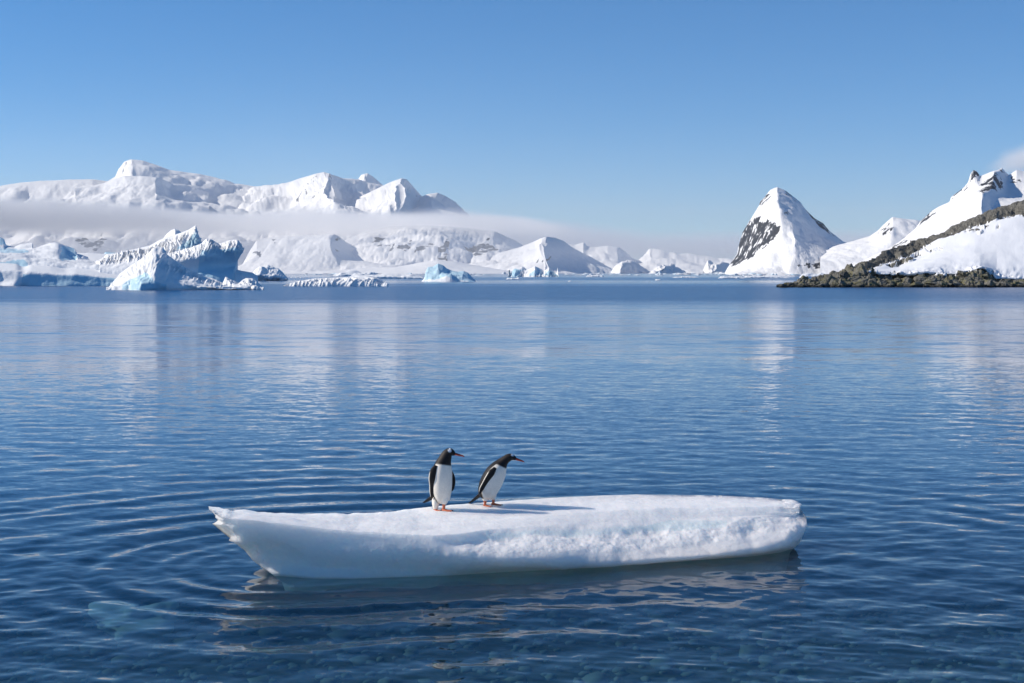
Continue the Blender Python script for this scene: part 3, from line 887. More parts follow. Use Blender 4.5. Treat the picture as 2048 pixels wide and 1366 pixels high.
o = berg_part("iceberg", [
    Z(-1, (845, 600), (950, 600)),
    K(583, (843, 563, -6), (849, 556), (852, 541), (856, 534), (866, 533), (876, 527), (886, 530), (894, 537), (904, 541), (916, 543), (928, 541), (936, 545), (944, 554), (952, 562, -6)),
    K(577, (843, 563), (852, 548), (876, 540), (895, 549), (926, 548), (952, 562)),
    K(571, (843, 563.5), (860, 557), (880, 554), (892, 549), (902, 550), (915, 559), (952, 562.5)),
    Z(-1, (843, 566), (890, 563), (952, 566))], 150, [5, 10, 10, 9], 1.0, .25, 63, keep_sil=1,
    ice=[([(846, 560), (850, 534), (880, 527), (906, 542), (940, 545), (952, 564), (905, 560), (890, 550), (870, 560)], .75)])
tag(o, "blue tinted iceberg with a rounded hump near the middle of the bay", "iceberg", "icebergs in the bay")

o = berg_part("iceberg", [
    Z(-1, (1020, 1290), (1115, 1290)),
    K(1250, (1016, 553.5, -20), (1022, 546), (1028, 538), (1044, 536), (1052, 540), (1062, 536), (1070, 532), (1080, 538), (1088, 543), (1098, 535), (1108, 542), (1118, 553.5, -20)),
    K(1235, (1016, 554), (1030, 546), (1048, 548, 8), (1070, 541), (1084, 548, 8), (1098, 543), (1118, 554)),
    Z(-1, (1016, 1215), (1118, 1215))], 120, [5, 10, 10], 1.8, .14, 69, keep_sil=1, flutes=1.2, flute_f=.25,
    ice=[([(1020, 552), (1026, 538), (1046, 536), (1035, 552)], .95), ([(1055, 552), (1075, 534), (1086, 543), (1070, 553)], .7), ([(1080, 552), (1100, 538), (1118, 553)], .9)])
tag(o, "blue leaning iceberg in front of the pointed snow hill", "iceberg", "icebergs in the bay")

def flat_floe(pxl, pxr, top, py, label, seed, rough=.5, name="ice_floe"):
    D = dist_of(py)
    w = pxr - pxl
    dep = max(4.0, .25 * w * D / F_PX)
    r = random.Random(seed)
    ridge = [(pxl, py - .6, D + dep * .3)] + [(pxl + w * f, top + r.uniform(0, .5) * (py - top), D + dep * .6) for f in (.1, .22, .35, .5, .62, .75, .88)] + [(pxr, py - .6, D + dep * .3)]
    hh = (py - top) * .5
    o = berg_part(name, [
        Z(-1, (pxl, D + dep), (pxr, D + dep)), ridge,
        [(pxl, py - .4, D + dep * .2), (pxl + w * .2, py - hh, D + dep * .2), (pxl + w * .8, py - hh, D + dep * .2), (pxr, py - .4, D + dep * .2)],
        [(pxl, py - .2, D), (pxl + w * .5, py - hh * .7, D), (pxr, py - .2, D)],
        Z(-.5, (pxl, D), (pxr, D))], 70, [3, 5, 5, 4], rough * D / 900, 2.2 / max(2.0, hh * D / F_PX * 3), seed, keep_sil=1)
    return tag(o, label, "ice floe", "ice floes in the bay")
flat_floe(694, 852, 545, 557.5, "long flat white floe just left of the blue humped berg", 1, .9)
flat_floe(664, 760, 540, 552.5, "low broken white floe behind the grooved floe", 2, .9)
flat_floe(1012, 1042, 555, 559, "tiny flat floe below the blue leaning berg", 3)
flat_floe(1172, 1210, 549.5, 554, "small flat floe right of the blue leaning berg", 4)
flat_floe(1310, 1321, 557, 561, "tiny lone ice lump on open water below the far shore", 5)
flat_floe(1345, 1396, 552.5, 555.5, "thin flat floe on the open water left of the rock peak", 6)
flat_floe(1436, 1492, 551.5, 557, "flat white floe at the foot of the rock peak", 7)
flat_floe(1476, 1580, 549.5, 556.5, "long low floe between the rock peak and the headland tip", 8)
flat_floe(1598, 1668, 545, 555.5, "pale blue floe close behind the tip of the headland", 9)
flat_floe(580, 606, 553.5, 555.5, "thin floe right of the crumbly berg", 10)
flat_floe(1136, 1142, 561, 563.5, "tiny ice crumb on open water below the leaning berg", 12)

# brash ice: small pieces in the line along the far shore
def brash():
    shapes = []
    for k in range(7):
        th, ph = np.meshgrid(np.linspace(.02, math.pi - .02, 7), np.linspace(0, 2 * math.pi, 12, endpoint=False), indexing='ij')
        S = np.stack([np.sin(th) * np.cos(ph), np.sin(th) * np.sin(ph), np.cos(th)], -1)
        S = S * (1 + .5 * fbm(S * 1.6 + 5 * k, 3, 120 + k))[..., None]
        o = mesh_from("brash_ice", S.reshape(-1, 3), grid_faces(7, 12, True), None, M_BERG, attrs={"ice": np.full(84, .15 + .08 * k), "rock": np.zeros(84)}, smooth=False)
        shapes.append(o.data)
        bpy.data.objects.remove(o)
    r = random.Random(8)
    for i in range(210):
        px = r.choice([r.uniform(575, 1010), r.uniform(1100, 1660), r.uniform(1100, 1660), r.uniform(1440, 1660)])
        py = 548.2 + 3.2 * r.random() ** 2
        D = dist_of(py)
        x, y, z = point(px, py, D)
        o = bpy.data.objects.new("brash_ice", shapes[r.randrange(7)])
        COL.objects.link(o)
        s = r.uniform(1.2, 4.2) * D / F_PX
        tall = r.uniform(.45, .9) if r.random() < .8 else 1.6
        o.location = (x, D, 0)
        o.scale = (s * r.uniform(1.0, 3.2), s * 1.5, s * tall * .8)
        o.rotation_euler = (0, 0, r.uniform(-.5, .5))
        zone = next(t for lim, t in ((700, "right of the crumbly berg"), (850, "behind the long flat floe"), (1011, "below the cream ice dome"), (1180, "right of the leaning berg"), (1300, "below the nearer blue hump"),
                                     (1440, "below the middle blue hump"), (1550, "at the foot of the dark cliff"), (9999, "between rock peak and headland")) if px < lim)
        size = "tall" if o.scale[2] > .75 * s else ("wide" if o.scale[0] > 2.2 * s else "small")
        tag(o, "%s white brash ice piece in the far line %s" % (size, zone), "ice chunk", "%s brash ice %s" % (size, zone))
brash()

# ------------------------------------------------------------------ the floe with the penguins
FLOE_RAILS = None
def floe():
    B = [(417, 1013, 16.5), (470, 1018, 16.7), (600, 1028, 17.0), (700, 1026, 17.2), (780, 1022, 17.4), (860, 1013, 17.75), (900, 1010, 17.85), (1000, 1003, 18.1), (1080, 997, 18.3), (1200, 991, 18.5), (1280, 989, 18.6), (1440, 991, 18.6), (1540, 996, 18.5), (1585, 999, 18.4), (1603, 1007, 18.3)]
    Cc = [(418, 1016, 16.45), (520, 1030, 16.5), (700, 1042, 16.8), (880, 1043, 17.0), (1040, 1035, 17.25), (1200, 1022, 17.6), (1400, 1015, 17.9), (1540, 1013, 18.0), (1590, 1014, 18.0), (1608, 1013, 18.0)]
    Dd = [(418, 1019, 16.42), (440, 1034, 16.25), (505, 1040, 16.2), (600, 1050, 16.2), (665, 1059, 16.2), (760, 1064, 16.25), (870, 1069, 16.3), (920, 1066, 16.4), (990, 1055, 16.75), (1060, 1051, 16.9), (1200, 1046, 17.1), (1320, 1043, 17.25), (1450, 1034, 17.45), (1530, 1030, 17.6), (1570, 1031, 17.65), (1614, 1024, 17.75)]
    E = [(419, 1022, 16.43), (441, 1038, 16.26), (506, 1044, 16.2), (600, 1054, 16.19), (666, 1063, 16.19), (760, 1068, 16.23), (868, 1074, 16.28), (905, 1083, 16.34), (960, 1080, 16.5), (1060, 1071, 16.7), (1150, 1072, 16.78), (1205, 1074, 16.76), (1225, 1066, 16.9), (1320, 1057, 17.12), (1455, 1051, 17.22), (1480, 1040, 17.4), (1530, 1036, 17.54), (1590, 1034, 17.65), (1615, 1029, 17.72)]
    Fr = [(428, 1051, 16.4), (470, 1058, 16.24), (520, 1063, 16.2), (600, 1071, 16.18), (670, 1079, 16.18), (760, 1085, 16.2), (868, 1091, 16.22), (910, 1098, 16.22), (960, 1101, 16.24), (1060, 1101, 16.3), (1200, 1096, 16.48), (1320, 1089, 16.72), (1455, 1074, 17.0), (1500, 1063, 17.18), (1540, 1053, 17.33), (1590, 1044, 17.52), (1616, 1037, 17.64)]
    G = [(472, 1086, 16.34), (540, 1098, 16.28), (600, 1104, 16.2), (680, 1112, 16.19), (870, 1117, 16.2), (960, 1121, 16.2), (1060, 1121, 16.25), (1200, 1116, 16.43), (1320, 1109, 16.66), (1455, 1095, 16.93), (1540, 1078, 17.23), (1585, 1066, 17.42), (1614, 1054, 17.62)]
    G2 = [(510, 1122, 16.38), (560, 1130, 16.3), (700, 1137, 16.24), (880, 1136, 16.25), (1050, 1132, 16.31), (1200, 1126, 16.48), (1400, 1112, 16.8), (1530, 1097, 17.13), (1580, 1085, 17.4), (1606, 1074, 17.62)]
    H = [(549, 1151, None), (620, 1156, None), (700, 1157, None), (880, 1152, None), (1050, 1142, None), (1200, 1134, None), (1290, 1128, None), (1400, 1120, None), (1500, 1113, None), (1560, 1105, None), (1586, 1097, None)]
    def back(rail, amt):                       # the right half is a gentle snow beach, not a wall
        return [(p, r, d + amt * float(sstep(950, 1300, p))) for p, r, d in rail]
    Dd, E, Fr, G, G2 = back(Dd, .28), back(E, .27), back(Fr, .30), back(G, .16), back(G2, .04)
    rails = [Z(-.45, (570, 17.5), (1570, 18.4)), Z(.15, (540, 17.5), (900, 18.0), (1590, 18.5)), B, Cc, Dd, E, Fr, G, G2, H,
             Z(-.11, (562, 16.5), (700, 16.42), (1050, 16.7), (1575, 18.0)), Z(-.26, (600, 16.9), (1050, 17.1), (1555, 18.15)), Z(-.42, (640, 17.4), (1540, 18.25))]
    def disp(P, T, V, N):
        px, py = project(P)
        right = sstep(880, 960, px) * sstep(1600, 1540, px)
        top = sstep(1.7, 2.2, V) * sstep(4.2, 3.9, V)
        shelf = sstep(4.6, 5.1, V) * sstep(6.8, 6.1, V) * right
        side = sstep(5.7, 6.9, V) * sstep(8.95, 8.2, V)
        d = top * (.010 * fbm(P * np.array([1.2, 2.5, 1]), 4, 2) + .012 * ridged(P * np.array([1.4, 5.5, 2]), 5, 4) * (1 - .4 * right))
        lumps = np.maximum(0, vnoise(P * np.array([9, 11, 9]), 31)) ** .8
        d = d + shelf * (.016 * lumps * (.6 + .6 * vnoise(P * 2.1, 40)) + .022 * fbm(P * 4, 5, 6) + .004 * fbm(P * 24, 2, 7))
        scarp = np.exp(-((V - 4.6) / .5) ** 2) * right
        d = d + scarp * .022 * fbm(P * np.array([3.5, 3.5, 7]), 4, 8)
        sc = .034 * fbm(P * np.array([1.8, 1.8, .8]), 4, 10) - .045 * np.abs(vnoise(P * np.array([1.9, 1.9, 1.2]), 12)) + .004 * fbm(P * 9, 3, 14)
        d = d + side * sc * (1 - .45 * right)
        ends = np.clip(np.minimum(T, 1 - T) * 30, .0, 1)
        edge = (1 - sstep(0, .06, np.minimum(T, 1 - T)))
        d = d + edge * .05 * fbm(P * 6, 4, 18) * sstep(1.5, 2.5, V)
        d = d + sstep(9.3, 9.8, V) * .05 * fbm(P * np.array([1.6, 1.6, 2.5]), 4, 52)
        back = np.exp(-((V - 2) / .4) ** 2)
        d = d + back * .007 * fbm(P * np.array([6, 6, 6]), 4, 21)
        d = d * (.35 + .65 * ends) * (1 - np.exp(-((V - 9) / .35) ** 2))
        # chipped left end and a crack at the right end
        crack = np.exp(-((py - (1026 + (px - 1570) * .02)) / 1.8) ** 2) * sstep(1535, 1580, px) * sstep(2.9, 3.3, V) * sstep(4.3, 4.0, V)
        out = N * (d - .05 * crack)[..., None]
        lend = (1 - sstep(0, .05, T)) * sstep(3.6, 5.0, V) * sstep(8.5, 7.5, V)
        zz = np.stack([0 * P[..., 2], 0 * P[..., 2], P[..., 2] * 5.5 + 3.3], -1)
        jag = np.abs(vnoise(zz, 5)) * 1.4 + .5 * np.abs(vnoise(zz * 2.7, 6)) - .45
        out[..., 0] += lend * .11 * jag
        rend = (1 - sstep(0, .03, 1 - T)) * sstep(2.0, 3.0, V) * sstep(9.2, 8.2, V)
        out[..., 0] += rend * .07 * (fbm(P * np.array([0, 0, 6.0]), 3, 44))
        return out
    def attr(P, T, V):
        px, py = project(P)
        z = P[..., 2]
        a = sstep(.42, -.05, z) * sstep(6.2, 7.2, V) * (.55 - .25 * sstep(1000, 1300, px))
        sc = np.exp(-((V - 4.75) / .4) ** 2) * sstep(900, 1000, px) * sstep(1470, 1440, px)
        a = np.maximum(a, sc * .75)
        pond = inside(px, py, [(1290, 1052), (1340, 1040), (1455, 1041), (1452, 1054), (1360, 1062), (1300, 1062)])
        a = np.maximum(a, pond * .8)
        a = np.where(V > 9.2, .9, a)
        return {"ice": a, "rock": 0 * a}
    o = loft("ice_floe", rails, 900, [3, 6, 26, 30, 8, 24, 16, 12, 10, 5, 5, 4], M_FLOE, disp, attr, None, smooth_v=[False] * 5 + [True] * 7, flip=True, soft=.006)
    tag(o, "long white boat shaped ice floe carrying the two penguins", "ice floe", "ice floes in the bay")
    # some broken lumps frozen on the lower ledge
    r = random.Random(4)
    return o
FLOE = floe()

# ice block lying under water at the lower left
def sunken():
    th, ph = np.meshgrid(np.linspace(.03, math.pi - .03, 24), np.linspace(0, 2 * math.pi, 40, endpoint=False), indexing='ij')
    S = np.stack([np.sin(th) * np.cos(ph), np.sin(th) * np.sin(ph), np.cos(th)], -1)
    S = S * (1 + .35 * fbm(S * 1.5, 4, 77))[..., None] * np.array([.52, .42, .2])
    x, y = -4.33, 16.2
    o = mesh_from("boulder", (S + np.array([x, y, -.5])).reshape(-1, 3), grid_faces(24, 40, True), None, plain("pale_boulder", C(.50, .49, .45), .8, .3, (3.0, C(.28, .29, .27))))
    tag(o, "pale rounded boulder seen under water at the lower left", "boulder")
sunken()

# ------------------------------------------------------------------ penguins
def plumage_mat():
    m = NT("plumage")
    nd = m.t.nodes.new("ShaderNodeAttribute")
    nd.attribute_name = "plumage"
    pos = m.pos()
    n = m.noise(pos, 120.0, 3, .6).outputs[0]
    c = m.n("HueSaturation", None, Value=m.ramp(n, .2, .8, .85, 1.12), Color=nd.outputs[0])
    m.set(m.p.inputs["Base Color"], c)
    m.p.inputs["Roughness"].default_value = .55
    m.p.inputs["Specular IOR Level"].default_value = .2
    m.p.inputs["Sheen Weight"].default_value = .02
    m.set(m.p.inputs["Normal"], m.bump(n, .002))
    return m.m
M_PLUM = plumage_mat()
M_BILL = plain("bill_horn", C(.50, .055, .025), .35, .5)
M_BILLTOP = plain("bill_ridge", C(.02, .016, .015), .35, .5)
M_FOOT = plain("foot_skin", C(.62, .17, .08), .55, .4)
M_CLAW = plain("claw", C(.03, .025, .022), .5, .4)
M_EYE = plain("eye", C(.012, .008, .006), .1, .6)
BLACK, WHITE, BROWN = np.array([.013, .012, .013]), np.array([.97, .89, .77]), np.array([.055, .04, .032])

def spline(pts, n):
    pts = np.array(pts, float)
    t = np.concatenate([[0], np.cumsum(np.linalg.norm(np.diff(pts[:, :3], axis=0), axis=1))])
    s = np.linspace(0, t[-1], n)
    m = np.gradient(pts, t, axis=0)
    i = np.clip(np.searchsorted(t, s, side='right') - 1, 0, len(t) - 2)
    h = (t[i + 1] - t[i])[:, None]
    f = ((s - t[i]) / (t[i + 1] - t[i]))[:, None]
    return (2 * f**3 - 3 * f**2 + 1) * pts[i] + (f**3 - 2 * f**2 + f) * h * m[i] + (-2 * f**3 + 3 * f**2) * pts[i + 1] + (f**3 - f**2) * h * m[i + 1]

def tube(pts, n, m, closed=True):
    """pts rows: x,y,z, lateral radius, fore radius, front yaw (rad, 0 = +x, positive towards the camera)"""
    s = spline(pts, n)
    c = s[:, :3]
    tan = np.gradient(c, axis=0)
    tan /= np.linalg.norm(tan, axis=1, keepdims=True)
    front = np.stack([np.cos(s[:, 5]), -np.sin(s[:, 5]), 0 * s[:, 5]], -1)
    return s, c, tan, front

def ring_mesh(pts, n, m):
    s, c, tan, front = tube(pts, n, m)
    lat = np.cross(tan, front)
    bad = np.linalg.norm(lat, axis=1) < .15
    side = np.stack([np.sin(s[:, 5]), np.cos(s[:, 5]), 0 * s[:, 5]], -1)      # left side of the bird
    lat = side - (side * tan).sum(1, keepdims=True) * tan
    lat /= np.linalg.norm(lat, axis=1, keepdims=True)
    fore = np.cross(lat, tan)
    a = np.linspace(0, 2 * math.pi, m, endpoint=False)
    P = c[:, None] + fore[:, None] * (s[:, 4][:, None] * np.cos(a))[..., None] + lat[:, None] * (s[:, 3][:, None] * np.sin(a))[..., None]
    return P, s, a

def remeshed(V, faces, voxel):
    me = bpy.data.meshes.new("tmp")
    me.from_pydata([tuple(v) for v in V], [], faces)
    o = bpy.data.objects.new("tmp", me)
    COL.objects.link(o)
    r = o.modifiers.new("r", 'REMESH')
    r.mode = 'VOXEL'
    r.voxel_size = voxel
    sm = o.modifiers.new("s", 'SMOOTH')
    sm.iterations = 6
    sm.factor = .5
    dg = bpy.context.evaluated_depsgraph_get()
    me2 = bpy.data.meshes.new_from_object(o.evaluated_get(dg))
    nv = len(me2.vertices)
    co = np.empty(nv * 3, np.float32)
    me2.vertices.foreach_get("co", co)
    f = [list(p.vertices) for p in me2.polygons]
    bpy.data.objects.remove(o)
    bpy.data.meshes.remove(me)
    return co.reshape(-1, 3), f

def stand_on(o, x, y):
    bpy.context.view_layer.update()
    ok, loc, nrm, i = o.ray_cast(Vector((x, y, 5.0)), Vector((0, 0, -1)))
    return (x, y, loc.z - .004 if ok else .6)

def penguin(origin, spine, thighs, flippers, feet, tail, bill, eyes, collar, patch, size, plump, label):
    """all coordinates in metres from the bird's standing point: x right, y away, z up"""
    O = np.array(origin)
    root = empty("penguin", tuple(O))
    root.scale = (size * 1.04, size * 1.04, size)
    tag(root, label, "penguin", "penguins standing on the floe")
    spine = [(a, b, c, r1 * (1 + (plump - 1) * min(1, max(0, (.56 - c) / .12))), r2 * (1 + (plump - 1) * min(1, max(0, (.56 - c) / .12))), w) for a, b, c, r1, r2, w in spine]
    nb, mb = 120, 56
    P, s, a = ring_mesh(spine, nb, mb)
    V = [P.reshape(-1, 3)]
    faces = [list(map(int, q)) for q in grid_faces(nb, mb, True)] + [list(range(mb))[::-1], list(range((nb - 1) * mb, nb * mb))]
    # colours on the raw rings
    frac = np.linspace(0, 1, nb)[:, None] + 0 * a[None]
    ang = np.abs((a + math.pi) % (2 * math.pi) - math.pi)[None] + 0 * frac
    k0, k1 = collar                                                # chest line, and how far round the white goes
    edge = k1 * (1 - .25 * sstep(.25, .0, frac))
    white = sstep(edge + .06, edge - .06, ang) * sstep(k0 + .012, k0 - .012, frac - .02 * np.cos(a)[None])
    col = BLACK * (1 - white[..., None]) + WHITE * white[..., None]
    dirt = (np.clip(.5 + .9 * fbm(P * 14, 4, 33), 0, 1) * sstep(.42, .05, frac) * .30 * white)[..., None]
    col = col * (1 - dirt) + np.array([.50, .42, .30]) * dirt
    br = sstep(k0 - .02, k0 + .1, frac) * sstep(k0 + .30, k0 + .18, frac) * sstep(1.0, 1.8, ang)
    col = col * (1 - .45 * br[..., None]) + BROWN * .45 * br[..., None]
    for pc, pr in patch:                                           # white flash over the eye and crown
        d = np.linalg.norm((P - np.array(pc)) / np.array(pr), axis=-1)
        w = sstep(1.1, .85, d)[..., None]
        col = col * (1 - w) + np.array([.85, .85, .86]) * w
    cols = [col.reshape(-1, 3)]
    for th in thighs:
        Q, _, _ = ring_mesh(th, 24, 20)
        base = sum(len(v) for v in V)
        V.append(Q.reshape(-1, 3))
        faces += [[int(i) + base for i in q] for q in grid_faces(24, 20, True)] + [[base + i for i in range(20)][::-1], [base + 23 * 20 + i for i in range(20)]]
        cols.append(np.tile(WHITE, (24 * 20, 1)))
    V = np.concatenate(V)
    cols = np.concatenate(cols)
    co, f2 = remeshed(V, faces, .0052)
    kd = KDTree(len(V))
    for i, v in enumerate(V):
        kd.insert(v, i)
    kd.balance()
    cc = np.zeros((len(co), 3))
    for i, v in enumerate(co):
        hits = kd.find_n(v, 4)
        w = np.array([1 / (h[2] + 1e-4) for h in hits])
        cc[i] = (cols[[h[1] for h in hits]] * w[:, None]).sum(0) / w.sum()
    mesh_from("body", co + O, None, f2, M_PLUM, root, colors=cc)
    # flippers: flat tapered blades; the pale rim is on the trailing edge
    for fl in flippers:
        pts, rim, inner = fl
        n, m = 40, 24
        sp = spline(pts, n)                                       # x,y,z, half width, half thickness, blade yaw
        c = sp[:, :3]
        tan = np.gradient(c, axis=0)
        tan /= np.linalg.norm(tan, axis=1, keepdims=True)
        wd = np.stack([np.cos(sp[:, 5]), -np.sin(sp[:, 5]), 0 * sp[:, 5]], -1)
        wd = wd - (wd * tan).sum(1, keepdims=True) * tan
        wd /= np.linalg.norm(wd, axis=1, keepdims=True)
        th = np.cross(tan, wd)
        aa = np.linspace(0, 2 * math.pi, m, endpoint=False)
        Q = c[:, None] + wd[:, None] * (sp[:, 3][:, None] * np.cos(aa))[..., None] + th[:, None] * (sp[:, 4][:, None] * np.sin(aa))[..., None]
        fr = np.linspace(0, 1, n)[:, None]
        w = sstep(-.68, -.86, np.cos(aa))[None] * sstep(.18, .3, fr) * sstep(1.0, .9, fr) if rim else 0 * fr * aa[None]
        colf = BLACK * (1 - w[..., None]) + WHITE * w[..., None]
        if inner:
            iw = (sstep(.25, -.2, np.sin(aa) * inner)[None] * sstep(.9, .75, fr))[..., None]
            colf = colf * (1 - iw) + np.array([.22, .15, .12]) * iw
        mesh_from("flipper", (Q + O).reshape(-1, 3), grid_faces(n, m, True), [list(range(m))[::-1], list(range((n - 1) * m, n * m))], M_PLUM, root, colors=colf.reshape(-1, 3))
    # feet: shank, three webbed toes, claws
    for (fx, fy, fz, yaw, sc, shank) in feet:
        d = np.array([math.cos(yaw), -math.sin(yaw), 0])
        l = np.array([math.sin(yaw), math.cos(yaw), 0])
        b = np.array([fx, fy, fz])
        prof = [(-.028, .010, .020), (-.012, .018, .030), (.01, .024, .026), (.035, .034, .018), (.06, .043, .012), (.078, .046, .008), (.09, .04, .005)]
        rows = []
        na = 18
        for (q, w, h) in prof:
            aa = np.linspace(-1, 1, na)
            toe = .5 + .5 * np.cos(aa * math.pi * 2.0 * 1.0) if q > .02 else np.ones(na)
            hh = h * (1 - .75 * aa ** 2) * (.65 + .35 * toe)
            ext = q + (.012 * toe if q > .05 else 0)
            top = b + (np.outer(ext * np.ones(na), d) + np.outer(aa * w, l)) * sc + np.outer(hh * sc, [0, 0, 1])
            bot = b + (np.outer(ext * np.ones(na), d) + np.outer(aa[::-1] * w * .98, l)) * sc + np.outer(np.zeros(na), [0, 0, 1])
            rows.append(np.concatenate([top, bot]))
        Q = np.stack(rows)
        foot = mesh_from("foot", (Q + O).reshape(-1, 3), grid_faces(len(prof), 2 * na, True), [list(range(2 * na))[::-1], list(range((len(prof) - 1) * 2 * na, len(prof) * 2 * na))], M_FOOT, root)
        sx, sy, sz = shank
        Q, _, _ = ring_mesh([(fx - .008 * d[0], fy - .008 * d[1], fz + .01, .017, .017, yaw), ((fx + sx) / 2, (fy + sy) / 2, (fz + sz) / 2, .016, .016, yaw), (sx, sy, sz, .022, .022, yaw)], 10, 14)
        mesh_from("shank", (Q + O).reshape(-1, 3), grid_faces(10, 14, True), [list(range(14))[::-1]], M_FOOT, root)
        for tq in (-.85, 0, .85):
            base = b + (d * (.092 + (.008 if tq == 0 else -.004)) + l * .042 * tq) * sc
            tip = base + d * .018 * sc + np.array([0, 0, -.001])
            base = base + np.array([0, 0, .005])
            Q = np.stack([base[None] + np.outer(np.cos(np.linspace(0, 6.28, 7)[:-1]) * .004, l) + np.outer(np.sin(np.linspace(0, 6.28, 7)[:-1]) * .004, [0, 0, 1]), np.tile(tip, (6, 1)) + np.outer(np.cos(np.linspace(0, 6.28, 7)[:-1]) * .0008, l)])
            mesh_from("claw", (Q + O).reshape(-1, 3), grid_faces(2, 6, True), None, M_CLAW, foot)
    # tail: a fan of stiff feathers in one wedge
    n, m = 14, 22
    sp = spline(tail, n)
    Q, _, aa = ring_mesh(tail, n, m)
    zig = 1 + .10 * np.sin(np.arange(m) * 2.4)[None] * (np.linspace(0, 1, n)[:, None] ** 2)
    ctr = Q.mean(1, keepdims=True)
    Q = ctr + (Q - ctr) * zig[..., None]
    mesh_from("tail", (Q + O).reshape(-1, 3), grid_faces(n, m, True), [list(range(m))[::-1], list(range((n - 1) * m, n * m))], M_PLUM, root, colors=np.tile(BLACK * 1.6, (n * m, 1)))
    # bill: orange sides below a black ridge, hooked tip
    Q, sb, ab = ring_mesh(bill, 18, 20)
    bb = mesh_from("bill", (Q + O).reshape(-1, 3), grid_faces(18, 20, True), [list(range(20))[::-1], list(range(17 * 20, 18 * 20))], M_BILL, root)
    ridge = [(p[0], p[1], p[2] + p[4] * .62, p[3] * .62, p[4] * .55, p[5]) for p in bill]
    Q, _, _ = ring_mesh(ridge, 18, 14)
    mesh_from("bill_ridge", (Q + O).reshape(-1, 3), grid_faces(18, 14, True), [list(range(14))[::-1], list(range(17 * 14, 18 * 14))], M_BILLTOP, bb)
    for e in eyes:
        th, ph = np.meshgrid(np.linspace(.05, math.pi - .05, 8), np.linspace(0, 2 * math.pi, 12, endpoint=False), indexing='ij')
        S = .0075 * np.stack([np.sin(th) * np.cos(ph), np.sin(th) * np.sin(ph), np.cos(th)], -1)
        mesh_from("eye", (S + np.array(e) + O).reshape(-1, 3), grid_faces(8, 12, True), None, M_EYE, root)
    return root

y_ = R(52)      # the left bird's breast is turned towards the camera
h_ = R(10)
penguin(stand_on(FLOE, *point(880, 1016, 17.62)[:2]),
    spine=[(.030, 0, .075, .026, .026, y_), (.028, 0, .095, .060, .052, y_), (.026, 0, .135, .082, .078, y_), (.022, 0, .20, .098, .094, y_), (.020, 0, .29, .108, .104, y_), (.020, 0, .38, .110, .106, y_),
           (.026, 0, .46, .106, .100, y_), (.036, 0, .53, .096, .090, y_ * .9), (.052, 0, .585, .080, .076, y_ * .7), (.070, -.002, .630, .064, .066, y_ * .4), (.090, -.004, .662, .053, .059, h_), (.112, -.006, .678, .046, .050, h_),
           (.138, -.009, .672, .036, .038, h_), (.160, -.012, .660, .023, .024, h_), (.174, -.015, .654, .012, .013, h_)],
    thighs=[[(-.03, .01, .16, .055, .055, y_), (-.045, -.004, .09, .046, .046, y_), (-.050, -.012, .035, .031, .031, y_), (-.052, -.014, .012, .022, .022, y_)],
            [(.05, -.03, .16, .055, .055, y_), (.05, -.045, .11, .042, .042, y_), (.046, -.05, .075, .026, .026, y_)]],
    flippers=[([(-.040, -.075, .535, .020, .012, R(8)), (-.066, -.085, .48, .036, .013, R(8)), (-.082, -.092, .40, .038, .012, R(8)), (-.080, -.07, .30, .036, .010, R(8)), (-.084, -.05, .20, .028, .008, R(8)), (-.090, -.03, .14, .008, .004, R(8))], True, 0),
              ([(.07, .06, .50, .02, .012, R(20)), (.112, .06, .43, .034, .012, R(20)), (.134, .055, .36, .038, .011, R(20)), (.136, .05, .29, .034, .009, R(20)), (.118, .045, .225, .022, .006, R(20)), (.104, .045, .205, .006, .004, R(20))], False, 1)],
    feet=[(-.052, -.012, 0, R(40), .8, (-.062, -.01, .04)), (.045, -.05, .002, R(18), 1.0, (.046, -.05, .09))],
    tail=[(-.06, .04, .16, .05, .03, y_), (-.11, .065, .125, .045, .014, y_), (-.15, .085, .095, .040, .008, y_), (-.19, .10, .070, .022, .004, y_)],
    bill=[(.160, -.012, .660, .014, .016, h_), (.195, -.018, .652, .010, .013, h_), (.235, -.025, .643, .007, .010, h_), (.262, -.030, .636, .005, .007, h_), (.276, -.032, .628, .002, .003, h_)],
    eyes=[(.122, -.050, .672), (.140, .032, .672)], collar=(.66, 1.75), patch=[((.112, -.042, .702), (.021, .022, .024)), ((.118, .028, .702), (.021, .022, .024)), ((.108, -.006, .728), (.013, .04, .010))],
    size=1.07, plump=1.09, label="upright penguin standing at the left, breast half turned to the camera")
y2, h2 = R(44), R(8)
